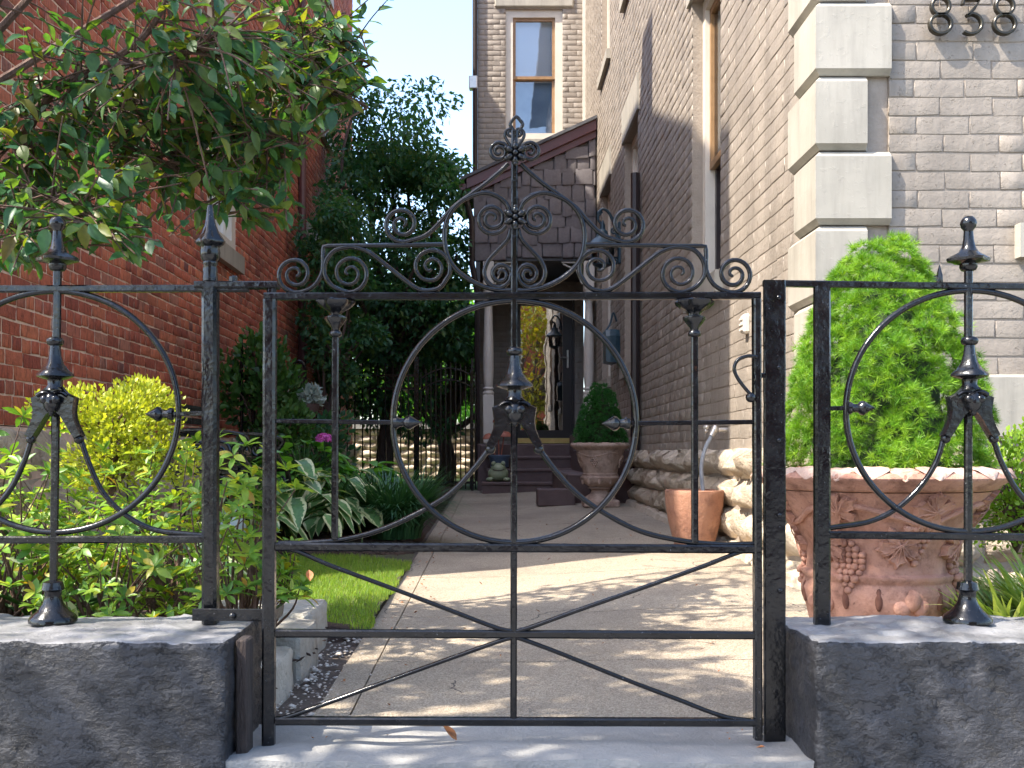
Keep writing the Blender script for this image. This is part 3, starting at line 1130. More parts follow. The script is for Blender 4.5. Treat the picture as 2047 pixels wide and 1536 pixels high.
# house numbers 838
def ribbon_char(parent, strokes, cx, cz, s):
    m = MB()
    for st in strokes:
        pts = [Vector((cx + a * s, YF - 0.030, cz + b * s)) for (a, b) in st]
        m.bar(pts, 0.0135, 0.026)
    return m.build('house_number', 'brass', parent)


def arc(cx, cy, rx, ry, a0, a1, n=22):
    return [(cx + rx * math.cos(R(a0 + (a1 - a0) * i / n)), cy + ry * math.sin(R(a0 + (a1 - a0) * i / n))) for i in range(n + 1)]


EIGHT = [arc(0, 0.255, 0.235, 0.235, -90, 270, 28), arc(0, -0.225, 0.285, 0.26, 90, 450, 30)]
THREE = [[(-0.26, 0.30), (-0.24, 0.42), (0.20, 0.42), (0.02, 0.16), (-0.15, 0.0)], [(-0.15, 0.0)] + arc(-0.04, -0.22, 0.29, 0.27, 88, -130, 26)]
for chs, px in ((EIGHT, 1874), (THREE, 1937), (EIGHT, 2001)):
    c = P(px, 38, YF)
    ribbon_char(house, chs, c.x, c.z, 0.162)

# small fittings on the side wall
sp = thing('garden_spigot', (XW, 6.30, 0.84), 'brass garden tap with a grey hose end on the brick side wall', 'tap')
pipe(sp, 'pipe', [(XW + 0.02, 6.30, 0.84), (XW - 0.09, 6.30, 0.84)], 0.014, 'steel')
m = MB()
m.tube([(XW - 0.07, 6.30, 0.86), (XW - 0.10, 6.29, 0.80)], 0.02, 10)
m.ball((XW - 0.075, 6.30, 0.84), 0.026)
m.build('valve_body', 'steel', sp)
m = MB()
for k in range(4):
    a = k * math.pi / 2
    m.ball((XW - 0.13, 6.30 + 0.022 * math.cos(a), 0.855 + 0.022 * math.sin(a)), 0.014, 8, 6)
m.build('handle', 'steel', sp)
pot_c = Vector((1.215, 6.18, 0))
pot_c.z = gz(1.215, 6.18) + 0.012
hz = pot_c.z + 0.30
pts = catmull([(XW - 0.10, 6.29, 0.80), (XW - 0.14, 6.28, 0.72), (XW - 0.165, 6.27, 0.60), (XW - 0.155, 6.25, hz - 0.05), (1.22, 6.22, hz - 0.12), (1.12, 6.16, hz - 0.14)], 8)
tag(MB().tube(pts, 0.0125, 8).build('garden_hose', 'hose'), 'grey hose hanging from the wall tap into a terracotta pot', 'hose')
v = thing('vent_cover', (XW, 5.79, 1.42), 'small beige vent cover on the sunlit side wall above the tap', 'vent')
m = MB()
m.box(XW - 0.035, XW + 0.01, 5.75, 5.83, 1.37, 1.48, 0.012)
m.build('cover', 'cream', v, False)
m = MB()
for k in range(3):
    m.box(XW - 0.043, XW - 0.03, 5.76, 5.82, 1.388 + k * 0.03, 1.398 + k * 0.03)
m.build('louvre', 'cream', v, False)

mbx = thing('mailbox', (XW, 11.75, 1.7), 'dark wall mailbox with a curled handle between two side windows', 'mailbox')
m = MB()
o_ = [(11.58, 1.72), (11.92, 1.72), (11.92, 2.02), (11.86, 2.10), (11.64, 2.10), (11.58, 2.02)]
m.plate(o_, lambda a, b, d: Vector((XW - d, a, b)), 0.0, 0.16, 0.06)
m.build('box', 'lamp', mbx, False)
pts = catmull([(XW - 0.1, 11.7, 2.08), (XW - 0.2, 11.72, 2.02), (XW - 0.1, 11.75, 2.16), (XW - 0.06, 11.75, 2.30), (XW - 0.02, 11.75, 2.2)], 6)
MB().tube(pts, 0.012, 6).build('handle', 'lamp', mbx)

# wall lantern on a scrolled bracket
LX, LY, LZ = 1.24, 11.58, 3.02
lan = thing('wall_lantern', (XW, LY, 2.9), 'blue-black lantern hanging from a scrolled bracket on the side wall', 'lantern')
m = MB()
m.box(XW - 0.03, XW + 0.012, LY - 0.05, LY + 0.05, 2.83, 3.30, 0.01)
m.build('back_plate', 'lamp', lan, False)
pts = catmull([(XW - 0.02, LY, 3.02), (XW - 0.06, LY, 3.26), (XW - 0.14, LY, 3.42), (LX - 0.02, LY, 3.44), (LX - 0.05, LY, 3.34), (LX, LY, 3.26)], 8)
MB().tube(pts, [0.02 - 0.008 * i / len(pts) for i in range(len(pts))], 8).build('arm', 'lamp', lan)
for (cx, cz, rr_) in ((XW - 0.07, 3.20, 0.045), (LX - 0.035, 3.40, 0.03), (XW - 0.06, 2.86, 0.05)):
    pts = [(cx + rr_ * (1 - t) * math.cos(t * 11), LY, cz + rr_ * (1 - t) * math.sin(t * 11)) for t in [i / 26 for i in range(24)]]
    MB().tube(pts, 0.011, 6).build('scroll', 'lamp', lan)
MB().lathe([(0.012, 0.30), (0.03, 0.24), (0.03, 0.20), (0.06, 0.17), (0.07, 0.12), (0.15, 0.05), (0.185, 0.02), (0.185, 0.0), (0.02, -0.005)][::-1], 20, (LX, LY, LZ)).build('cap', 'lamp', lan)
MB().lathe([(0.10, -0.20), (0.125, -0.06), (0.125, 0.0)], 16, (LX, LY, LZ), cap=False).build('glass_shade', 'glass', lan)
m = MB()
for k in range(6):
    a = k * math.pi / 3
    m.tube([(LX + 0.105 * math.cos(a), LY + 0.105 * math.sin(a), LZ - 0.2), (LX + 0.13 * math.cos(a), LY + 0.13 * math.sin(a), LZ)], 0.008, 5)
m.lathe([(0.02, -0.26), (0.05, -0.23), (0.11, -0.205), (0.11, -0.19)], 16, (LX, LY, LZ))
m.build('cage', 'lamp', lan)

# ------------------------------------------------------------------ entry porch
YP = 14.2
porch = thing('entry_porch', (0.6, 13.2, 0.15), 'shingled lean-to entry porch with cream turned columns and brown steps', 'porch')
z_lo = 3.42
rake = lambda x: 4.30 + (x + 0.24) * (5.06 - 4.30) / 1.66
m = MB()
m.plate([(-0.24, z_lo), (1.42, z_lo), (1.42, rake(1.42)), (-0.24, rake(-0.24))], lambda a, b, d: Vector((a, YP + d, b)), 0.02, 0.10)
gable = m.build('gable', 'shingle', porch, False)
items = []
r = random.Random(12)
rowz = z_lo - 0.03
for row in range(9):
    u = -0.27
    while u < 1.40:
        w = r.choice((0.13, 0.17, 0.2, 0.25, 0.3)) * r.uniform(0.9, 1.1)
        w = min(w, 1.43 - u)
        zt = rowz + 0.235
        drop = r.choice((0, 0, 0.03, -0.012))
        lim = rake(u + w * 0.3)
        if rowz < lim - 0.03 and w > 0.03:
            hh = min(zt, lim + 0.02) - (rowz - drop)
            items.append((xform((u + w / 2, YP + 0.018 - 0.012, rowz - drop + hh / 2), (1, 0, 0), (0, -1, 0.05), (0, 0.05, 1), (w - 0.014, 0.042 if row % 2 else 0.034, hh)), r.randrange(7)))
        u += w
    rowz += 0.20
pieces(gable, 'shingle', BRICKS, items, 'shingle', 300, 'shingles', False)
m = MB()
for (off, th, d0, d1) in ((0.155, 0.14, -0.10, 0.06), (0.04, 0.10, -0.055, 0.05)):
    a, b = -0.36, 1.425
    q = [(a, rake(a) + off - th / 2), (b, rake(b) + off - th / 2), (b, rake(b) + off + th / 2), (a, rake(a) + off + th / 2)]
    m.plate(q, lambda p, s, d: Vector((p, YP + d, s)), d0, d1)
m.build('rake_board', 'fascia', porch, False)
m = MB()
q = [(-0.44, rake(-0.44) + 0.226), (1.43, rake(1.43) + 0.226), (1.43, rake(1.43) + 0.27), (-0.44, rake(-0.44) + 0.27)]
m.plate(q, lambda p, s, d: Vector((p, YP + d, s)), -0.14, 1.78)
m.build('roof', 'roof', porch, False)
MB().tube([(-0.42, YP - 0.12, 4.36), (-0.42, 15.9, 4.36)], 0.055, 10).build('gutter', 'fascia', porch)
pipe(porch, 'downspout', [(-0.40, YP - 0.06, 4.34), (-0.29, YP - 0.05, 3.9), (-0.285, YP - 0.05, 3.3), (-0.215, YP - 0.04, 2.9), (-0.215, YP - 0.04, 0.32)], 0.04, 'dark')
MB().box(-0.22, 1.40, YP + 0.02, 15.97, z_lo - 0.06, z_lo - 0.005).build('ceiling', 'dark', porch, False)
MB().box(-0.235, -0.175, YP + 0.0, YP + 0.12, 0.3, z_lo - 0.065).build('corner_post', 'dark', porch, False)


def column(x):
    m = MB()
    w = 0.075
    m.box(x - w, x + w, YP + 0.05 - w, YP + 0.05 + w, 0.83, 1.50, 0.01)
    m.box(x - w, x + w, YP + 0.05 - w, YP + 0.05 + w, 2.95, z_lo - 0.07, 0.01)
    prof = [(0.075, 1.50), (0.082, 1.53), (0.06, 1.56), (0.078, 1.585), (0.06, 1.61), (0.066, 1.66), (0.075, 1.85), (0.07, 2.2), (0.058, 2.6), (0.052, 2.78), (0.066, 2.81), (0.05, 2.84), (0.07, 2.88), (0.075, 2.95)]
    m.lathe(prof, 20, (x, YP + 0.05, 0))
    return m.build('column', 'cream', porch)


column(-0.06)
column(1.335)
for (x, s) in ((0.02, 1), (1.255, -1)):
    m = MB()
    zt = z_lo - 0.08
    arcp = [(x + s * (0.26 - 0.26 * math.sin(t)), zt - 0.26 + 0.26 * math.cos(t)) for t in [i * math.pi / 16 for i in range(9)]]
    pts = [Vector((a, YP + 0.05, b)) for a, b in [(x + s * 0.28, zt - 0.02), (x + s * 0.20, zt - 0.06), (x + s * 0.10, zt - 0.10), (x + s * 0.06, zt - 0.20), (x + s * 0.01, zt - 0.30)]]
    m.bar(catmull(pts, 6), 0.022, 0.03)
    m.bar([Vector((x, YP + 0.05, zt)), Vector((x + s * 0.30, YP + 0.05, zt))], 0.02, 0.032)
    pts = [Vector((x + s * (0.07 + 0.05 * (1 - t) * math.cos(t * 10)), YP + 0.05, zt - 0.065 + 0.05 * (1 - t) * math.sin(t * 10))) for t in [i / 24 for i in range(22)]]
    m.bar(pts, 0.014, 0.026)
    m.build('bracket', 'cream', porch)
# steps
for k, (y0, y1, z0, z1) in enumerate(((13.2, 14.05, 0.13, 0.32), (13.5, 14.05, 0.322, 0.487), (13.8, 14.05, 0.489, 0.654))):
    m = MB()
    m.box(-0.135 + 0.06 * k, 1.05, y0 + 0.02, y1, z0, z1 - 0.045)
    m.box(-0.145 + 0.06 * k, 1.06, y0, y1 + 0.001, z1 - 0.044, z1, 0.01)
    m.build('step', 'brown', porch, False)
MB().box(-0.21, 1.41, 14.052, 15.99, 0.13, 0.82, 0.012).build('floor', 'brown', porch, False)
MB().box(-0.17, -0.02, 13.92, 14.05, 0.656, 0.80, 0.01).build('cheek', 'brown', porch, False)
# door
d = MB()
ring_box(d, fw, 0.362, 1.278, 0.835, 3.19, 0.03, -0.14, -0.005)
frame = d.build('door_frame', 'dark', porch, False)
d = MB()
lbox(d, fw, 0.395, 0.435, -0.10, -0.05, 0.93, 3.12)
lbox(d, fw, 1.095, 1.245, -0.10, -0.05, 0.93, 3.12)
lbox(d, fw, 0.435, 1.095, -0.099, -0.051, 0.93, 1.05)
lbox(d, fw, 0.435, 1.095, -0.099, -0.051, 3.0, 3.12)
door = d.build('door', 'dark', porch, False)
lbox(MB(), fw, 0.435, 1.095, -0.08, -0.074, 1.05, 3.0).build('pane', 'doorglass', door, False)
lbox(MB(), fw, 0.40, 1.25, -0.40, -0.39, 0.85, 3.15).build('dark_hall_panel', 'void', door, False)  # dark panel stands for the unlit space behind the door
lbox(MB(), fw, 0.39, 1.25, -0.03, 0.02, 0.845, 0.925).build('door_sill', 'gold', porch, False)
m = MB()
m.box(1.155, 1.185, 15.985, 16.05, 2.02, 2.30, 0.005)
m.tube([(1.17, 15.97, 2.18), (1.06, 15.965, 2.18)], 0.012, 6)
m.build('door_handle', 'steel', door)

# brown masonry beside the steps
bk = thing('masonry_stoop', (1.2, 10.45, 0.1), 'brown painted stepped masonry block along the side wall behind the urn', 'masonry block')
MB().box(1.02, 1.425, 10.45, 13.1, 0.10, 0.735, 0.015).build('block', 'brown', bk, False)
MB().box(0.76, 1.018, 10.6, 13.1, 0.10, 0.48, 0.015).build('block', 'brown', bk, False)
MB().box(1.05, 1.425, 13.11, 14.04, 0.10, 0.94, 0.015).build('block', 'brown', bk, False)
tr = thing('planter_trough', (0.64, 10.5, 0.12), 'low empty brown trough on the path beside the urn', 'planter')
m = MB()
zb_ = gz(0.64, 10.4) + 0.012
for (a, b, c, d_) in ((0.45, 0.83, 10.3, 10.36), (0.45, 0.83, 10.62, 10.68), (0.45, 0.50, 10.361, 10.619), (0.78, 0.83, 10.361, 10.619)):
    m.box(a, b, c, d_, zb_, zb_ + 0.168, 0.006)
m.build('wall', 'brown', tr, False)
MB().box(0.501, 0.779, 10.362, 10.618, zb_, zb_ + 0.09).build('soil_fill', 'mulch', tr, False)

# ------------------------------------------------------------------ red brick house on the left
XR = -2.50
red = thing('red_brick_house', (XR, 4.4, 0), 'tall red brick house with pale mortar and white window trim', 'house')
fr = lambda u, d, z: Vector((XR + d, u, z))
RA = ((0, 1, 0), (1, 0, 0), (0, 0, 1))
wr = [(9.0, 10.02, 2.62, 4.7), (15.0, 15.9, 5.45, 7.6)]
items = []
rwall = brick_wall(red, 'side_wall', fr, RA, (4.4, 18.3, 0.84, 8.0), wr, 'rmortar', 0.0785, 0.215, 0.0105, items, RBRICKS, 0, header=3, top=8.0, seed=21, depth=0.006, vj=0.017)
brick_wall(red, 'upper_wall', fr, RA, (8.0, 18.3, 8.0, 9.9), [], 'rmortar', 0.0785, 0.215, 0.0105, items, RBRICKS, 0, header=3, seed=22, depth=0.006, vj=0.017)
pieces(rwall, 'brick', RBRICKS, items, 'rbrick', 300, 'bricks', False)
m = MB()
prof = [(4.4, 8.005), (4.4, 8.48), (5.6, 8.89), (7.38, 9.57), (7.95, 9.94), (7.99, 9.94), (7.99, 8.005)]
m.plate(prof, lambda a, b, d: Vector((XR - d, a, b)), 0.016, 0.28)
m.build('gable_wall', 'rbrick', red, False)
prof = [(4.3, 7.9), (4.3, 8.51), (5.6, 8.93), (7.38, 9.61), (7.95, 9.98), (18.4, 9.98), (18.4, 7.9)]
m = MB()
m.plate(prof, lambda a, b, d: Vector((XR - d, a, b)), 0.285, 3.2)
m.build('roof', 'roof', red, False)
MB().box(XR - 1.0, XR - 0.03, 7.40, 8.0, 9.4, 10.51).build('chimney', 'rbrick', red, False)
MB().box(XR - 3.2, XR - 0.29, 4.40, 4.65, 0, 8.0).build('front_wall', 'rmortar', red, False)
items = []
frf = lambda u, d, z: Vector((u, 4.385 - d, z))
rface = brick_wall(red, 'front_face', frf, FA, (XR - 3.2, XR - 0.001, 0.84, 8.0), [], 'rmortar', 0.0785, 0.215, 0.0105, items, RBRICKS, 0, header=3, seed=23, depth=0.006, thick=0.014)
pieces(rface, 'brick', RBRICKS, items, 'rbrick', 0, 'bricks', False)
items = []
for row, (za, zb_) in enumerate(((0.0, 0.28), (0.285, 0.56), (0.565, 0.835))):
    for q in range(7):
        items.append((xform(frf(XR - 0.2 - q * 0.45 - 0.1 * (row % 2), -0.02, (za + zb_) / 2), *FA, (0.43, 0.07, zb_ - za - 0.012)), (q + row) % 8))
pieces(rface, 'stone', STONES, items, 'fstone', 0, 'stones', False)
MB().box(XR - 3.2, XR - 0.29, 18.05, 18.3, 0, 7.95).build('rear_wall', 'rbrick', red, False)
window(red, fr, 9.0, 10.02, 2.62, 4.7, 0.17, 0.2, sash='white', rec=0.04, casing=0.12, sillw=0.06)
lbox(MB(), fr, 13.55, 14.5, -0.1, 0.07, 3.48, 3.74).build('stone_sill', 'quoin', red, False)
window(red, fr, 15.0, 15.9, 5.45, 7.6, 0.15, 0.2, sash='white', rec=0.04, casing=0.12, sillw=0.06)
pipe(red, 'downspout', [(XR + 0.05, 13.2, 0.5), (XR + 0.05, 13.2, 9.2)], 0.05, 'fascia')
items = []
r = random.Random(8)
for row, (za, zb_) in enumerate(((0.0, 0.28), (0.285, 0.56), (0.565, 0.835))):
    u = 4.4 + (0.22 if row % 2 else 0)
    while u < 18.3:
        w = r.uniform(0.35, 0.65)
        items.append((xform(fr(u + w / 2, -0.02, (za + zb_) / 2), *RA, (w - 0.015, r.uniform(0.06, 0.09), zb_ - za - 0.012)), r.randrange(8)))
        u += w
fnd2 = lbox(MB(), fr, 4.41, 18.3, -0.25, 0.004, -0.1, 0.834).build('foundation', 'rmortar', red, False)
pieces(fnd2, 'stone', STONES, items, 'fstone', 120, 'stones', False)

# ------------------------------------------------------------------ retaining wall at the back, houses over the street
rw = thing('retaining_wall', (-1, 21, 0.16), 'sunlit tan rock-faced retaining wall beyond the iron back gate', 'wall')
fb_ = lambda u, d, z: Vector((u, 21 - d, z))
items = []
r = random.Random(15)
for row in range(7):
    u = -3.6 + (0.17 if row % 2 else 0)
    while u < 1.6:
        w = r.uniform(0.24, 0.42)
        items.append((xform(fb_(u + w / 2, -0.02, 0.17 + row * 0.145 + 0.07), *FA, (w - 0.02, r.uniform(0.08, 0.12), 0.13)), r.randrange(8)))
        u += w
core = lbox(MB(), fb_, -3.6, 1.7, -0.3, 0.004, 0.1, 1.18).build('core', 'bstone', rw, False)
pieces(core, 'stone', STONES, items, 'bstone', 150, 'stones', False)
lbox(MB(), fb_, -3.6, 1.7, -0.35, 0.14, 1.185, 1.30).build('coping', 'walk', rw, False)

opp = thing('brick_house', (2, -17, 0), 'plain red brick house across the street facing the gate', 'house')
MB().box(-6, 9, -25, -17, -0.1, 8).build('wall', 'rbrick', opp, False)
m = MB()
m.add([(-6.4, -25.4, 8), (9.4, -25.4, 8), (9.4, -16.6, 8), (-6.4, -16.6, 8), (-2, -21, 11), (5, -21, 11)], [(0, 1, 5, 4), (1, 2, 5), (2, 3, 4, 5), (3, 0, 4), (3, 2, 1, 0)])
m.build('roof', 'roof', opp, False)
fo = lambda u, d, z: Vector((u, -17 + d, z))
for (u, zz) in ((-3.6, 1), (0.2, 1), (5.6, 1), (-3.6, 4.6), (0.2, 4.6), (5.6, 4.6)):
    m = MB()
    ring_box(m, fo, u, u + 1.2, zz, zz + 2.1, 0.12, 0.001, 0.06)
    wn_ = m.build('window', 'cream', opp, False)
    lbox(MB(), fo, u + 0.12, u + 1.08, 0.002, 0.02, zz + 0.12, zz + 1.98).build('pane', 'void', wn_, False)


# ------------------------------------------------------------------ black painted curbs
def curb(x0, x1, y0, y1, h, label):
    """Rough concrete block: a dense displaced box with worn edges."""
    nx, ny, nz = int((x1 - x0) / 0.0095), 34, 30
    V, F, idx = [], [], {}

    def vert(i, j, k):
        key = (i, j, k)
        if key in idx:
            return idx[key]
        x, y, z_ = x0 + (x1 - x0) * i / nx, y0 + (y1 - y0) * j / ny, -0.03 + (h + 0.03) * k / nz
        p = Vector((x, y, z_))
        fl_ = sstep(-0.06, 0.05, noise.noise(Vector((p.x * 15, p.y * 15, p.z * 24)))) + 0.7 * sstep(-0.05, 0.03, noise.noise(Vector((p.x * 33, p.y * 33 + 9, p.z * 48))))
        am = 0.35 + 0.65 * sstep(-0.25, 0.3, noise.noise(p * 3.1))
        q = noise.noise(p * 8) * 0.006 + fl_ * am * 0.0045 + noise.noise(p * 70) * 0.0016
        n = Vector(((i == nx) - (i == 0), (j == ny) - (j == 0), (k == nz)))
        if n.length > 0:
            n.normalize()
        e = (i in (0, nx)) + (j in (0, ny)) + (k == nz)
        if e >= 2:
            q -= 0.003 + 0.008 * abs(noise.noise(p * 23))
        idx[key] = len(V)
        V.append(p + n * q)
        return idx[key]

    def face(a, b, c, d):
        F.append((a, b, c, d))

    for i in range(nx):
        for k in range(nz):
            face(vert(i, 0, k), vert(i + 1, 0, k), vert(i + 1, 0, k + 1), vert(i, 0, k + 1))
            face(vert(i + 1, ny, k), vert(i, ny, k), vert(i, ny, k + 1), vert(i + 1, ny, k + 1))
        for j in range(ny):
            face(vert(i, j, nz), vert(i + 1, j, nz), vert(i + 1, j + 1, nz), vert(i, j + 1, nz))
    for j in range(ny):
        for k in range(nz):
            face(vert(0, j + 1, k), vert(0, j, k), vert(0, j, k + 1), vert(0, j + 1, k + 1))
            face(vert(nx, j, k), vert(nx, j + 1, k), vert(nx, j + 1, k + 1), vert(nx, j, k + 1))
    o = place(bpy.data.objects.new('curb_wall', raw_mesh('curb_wall', V, F, 'curb', True, 50)), None)
    return tag(o, label, 'curb')


CH = 0.274
curb(-2.9, -0.60, 2.296, 2.67, CH, 'black painted concrete curb under the fence with the spear-topped post')
curb(0.725, 3.0, 2.296, 2.67, CH, 'black painted concrete curb under the fence in front of the big spruce pot')

# ------------------------------------------------------------------ ironwork
GY, FY = 2.44, 2.54
IR = 'iron'


class Iron:
    """Maps photograph pixels to a vertical plane at distance y."""

    def __init__(self, y):
        self.y = y
        self.s = y / FPX

    def p(self, x, y, d=0.0):
        q = P(x, y, self.y)
        q.y += d
        return q

    def path(self, pts, d=0.0):
        return [self.p(a, b, d) for a, b in pts]


def c2(pts, k=6):
    return [(v.x, v.y) for v in catmull([(a, b, 0) for a, b in pts], k)]


def spiral(c, start, turns, dr, r_end=3.0, n=46, pw=0.8):
    r0 = math.hypot(start[0] - c[0], start[1] - c[1])
    a0 = math.atan2(start[1] - c[1], start[0] - c[0])
    out = []
    for i in range(n + 1):
        t = i / n
        a = a0 + dr * turns * 2 * math.pi * t
        r_ = r_end + (r0 - r_end) * (1 - t) ** pw
        out.append((c[0] + r_ * math.cos(a), c[1] + r_ * math.sin(a)))
    return out


def hammered(n, r, amt=0.07):
    return [r * (1 + amt * noise.noise(Vector((i * 0.9, r * 900, 1.7)))) for i in range(n)]


def scroll_bar(parent, name, I, pts, w, d=0.0, taper_end=True, taper_start=False, dep=1.0):
    q = I.path(pts, d)
    n = len(q)
    sc = hammered(n, w * I.s / 2)
    for i in range(n):
        if taper_end and i > n * 0.72:
            sc[i] *= 1 - 0.35 * (i - n * 0.72) / (n * 0.28)
        if taper_start and i < n * 0.28:
            sc[i] *= 1 - 0.35 * (n * 0.28 - i) / (n * 0.28)
    sh = [(math.cos(a) * (1.0 if abs(math.cos(a)) < 0.8 else 0.92), math.sin(a) * dep) for a in [2 * math.pi * k / 10 for k in range(10)]]
    return MB().sweep(q, sh, (0, 1, 0), False, sc).build(name, IR, parent, True, 60)


def straight(parent, name, I, x0, y0, x1, y1, w, d=0.0, dep=None):
    a, b = I.p(x0, y0, d), I.p(x1, y1, d)
    n = max(6, int((b - a).length / 0.025))
    pts = [a.lerp(b, i / n) for i in range(n + 1)]
    ww = w * I.s
    dd = (dep or w) * I.s
    c = 0.2 * min(ww, dd)
    A, B = ww / 2, dd / 2
    sh = [(-A + c, -B), (A - c, -B), (A, -B + c), (A, B - c), (A - c, B), (-A + c, B), (-A, B - c), (-A, -B + c)]
    sc = [1 + 0.05 * noise.noise(Vector((i * 1.3, x0 * 0.1, y0 * 0.1))) for i in range(n + 1)]
    return MB().sweep(pts, sh, (0, 1, 0), False, sc).build(name, IR, parent, True, 40)


def lathe_px(parent, name, I, cx, prof, n=20, mod=None, d=0.0, flat=1.0):
    c = I.p(cx, 0, d)
    z0 = c.z
    pr = [(r * I.s, -y * I.s) for (r, y) in prof][::-1]
    m = MB()
    m.lathe(pr, n, (c.x, c.y, z0), mod)
    return m.build(name, IR, parent, True, 50)


def rosette(parent, I, cx, cy, rr, d=-0.012):
    m = MB()
    s = I.s
    c = I.p(cx, cy, d)
    for k in range(6):
        a = math.pi / 6 + k * math.pi / 3
        p = c + Vector((math.cos(a) * rr * 0.62 * s, -0.006, math.sin(a) * rr * 0.66 * s))
        M = Matrix.Rotation(-a, 3, 'Y')
        m.ball(p, (rr * 0.50 * s, 0.015, rr * 0.34 * s), 10, 8, M)
        tip = c + Vector((math.cos(a) * rr * 1.0 * s, -0.014, math.sin(a) * rr * 1.0 * s))
        m.ball(tip, rr * 0.2 * s, 8, 6)
    m.ball(c + Vector((0, -0.018, 0)), rr * 0.26 * s, 10, 8)
    return m.build('rosette', IR, parent, True, 60)


def casting(parent, I, cx, dy):
    """Bell collar and three-legged cast head with scroll face, feet ending in knobs."""
    lobes = lambda a, z, i: 1 + (0.10 * math.cos(4 * a) if i in (2, 3, 4) else 0.0)
    lathe_px(parent, 'bell', I, cx, [(8, 694 + dy), (15, 697 + dy), (17, 703 + dy), (15, 709 + dy), (10, 712 + dy), (11.5, 730 + dy), (16, 747 + dy), (25, 760 + dy), (34, 768 + dy), (35, 773 + dy), (26, 777 + dy), (15, 780 + dy), (14, 790 + dy), (20, 800 + dy)], 24,
             lambda a, z, i: 1 + (0.07 * math.cos(4 * a) if 3 < i < 9 else 0))
    half = [(0, 790), (-16, 794), (-26, 806), (-38, 812), (-45, 815), (-43, 828), (-41, 842), (-43, 858), (-50, 876), (-58, 892), (-45, 899), (-35, 884), (-25, 867), (-15, 851), (-9, 846), (0, 850)]
    out = [(cx + a, b + dy) for a, b in half] + [(cx - a, b + dy) for a, b in half[-2:0:-1]]
    m = MB()
    m.plate(out, lambda a, b, d: I.p(a, b, d), -0.017, 0.017, 0.05)
    m.build('head_plate', IR, parent, True, 40)
    m = MB()
    c = I.p(cx, 826 + dy, -0.02)
    m.ball(c, (0.020, 0.018, 0.026), 14, 10)
    for s in (-1, 1):
        m.ball(I.p(cx + s * 11, 820 + dy, -0.028), 0.0115, 10, 8)
        m.tube(I.path(c2([(cx + s * 30, 812 + dy), (cx + s * 20, 806 + dy), (cx + s * 8, 806 + dy), (cx, 812 + dy)]), -0.018), 0.006, 6)
    m.ball(I.p(cx, 843 + dy, -0.02), (0.008, 0.01, 0.014), 8, 6)
    m.build('scroll_face', IR, parent, True, 60)
    for s in (-1, 1):
        MB().ball(I.p(cx + s * 48, 898 + dy), 0.0125, 12, 8).build('knob', IR, parent, True, 60)


def spear(parent, I, x_tip, y, s):
    """A spear point along the bar; s = +1 points right."""
    m = MB()
    prof = [(5, -58), (12, -56), (13, -50), (9, -44), (8, -36), (14, -30), (15, -24), (6, -10), (0.6, 0)]
    pts = [I.p(x_tip + s * b, y) for (_, b) in prof]
    m.tube(pts, [a * I.s for a, _ in prof], 12)
    return m.build('spear_point', IR, parent, True, 40)


def ring(parent, I, cx, cy, rx, ry, w):
    n = 110
    pts = [I.p(cx + rx * math.cos(2 * math.pi * k / n), cy + ry * math.sin(2 * math.pi * k / n)) for k in range(n)]
    sc = hammered(n, w * I.s / 2, 0.04)
    sh = [(math.cos(a), math.sin(a) * 1.15) for a in [2 * math.pi * k / 10 for k in range(10)]]
    return MB().sweep(pts, sh, (0, 1, 0), True, sc).build('ring', IR, parent, True, 60)


# ---- the gate
G = Iron(GY)
CX = 1028.5
gate = thing('iron_gate', P(1028, 1490, GY), 'black wrought iron garden gate with scrolled crest and a large central ring', 'gate')
mir = lambda pts: [(2 * CX - a, b) for a, b in pts]
straight(gate, 'top_rail', G, 529, 593, 1519, 592, 14, dep=20)
straight(gate, 'mid_rail', G, 552, 1093, 1510, 1098, 17, dep=18)
straight(gate, 'lower_rail', G, 552, 1266, 1508, 1270, 16, dep=16)
straight(gate, 'bottom_rail', G, 552, 1441, 1512, 1444, 16, dep=18)
straight(gate, 'hinge_stile', G, 540, 599, 537, 1497, 25, dep=26)
straight(gate, 'latch_stile', G, 1512, 598, 1515, 1478, 15, dep=24)
straight(gate, 'centre_bar', G, CX, 262, CX - 2, 1434, 13, dep=14)
straight(gate, 'side_bar', G, 671, 664, 669, 1078, 13)
straight(gate, 'side_bar', G, 1388, 664, 1389, 1084, 13)
straight(gate, 'cross_bar', G, 552, 842, 790, 845, 9)
straight(gate, 'cross_bar', G, 1262, 847, 1506, 844, 9)
spear(gate, G, 843, 845, 1)
spear(gate, G, 1203, 847, -1)
ring(gate, G, CX, 843, 243, 242, 12.5)
casting(gate, G, CX, 0)
legL = c2([(978, 897), (946, 938), (905, 982), (850, 1018), (770, 1056), (690, 1078), (610, 1086), (556, 1086)])
legR = c2([(1078, 897), (1108, 938), (1150, 984), (1205, 1024), (1280, 1062), (1360, 1081), (1440, 1089), (1508, 1088)])
scroll_bar(gate, 'curved_leg', G, legL, 12, 0.004, False)
scroll_bar(gate, 'curved_leg', G, legR, 12, 0.004, False)
for pts in ([(566, 1096), (600, 1104), (660, 1130), (800, 1182), (900, 1220), (990, 1254), (1026, 1262)], [(1500, 1098), (1466, 1108), (1400, 1134), (1270, 1180), (1160, 1218), (1066, 1252), (1032, 1262)],
            [(1026, 1274), (1000, 1281), (940, 1302), (800, 1352), (680, 1396), (596, 1426), (560, 1436)], [(1032, 1274), (1056, 1282), (1120, 1306), (1250, 1358), (1350, 1396), (1440, 1430), (1500, 1440)]):
    scroll_bar(gate, 'diagonal_bar', G, c2(pts, 5), 10, -0.003, False)
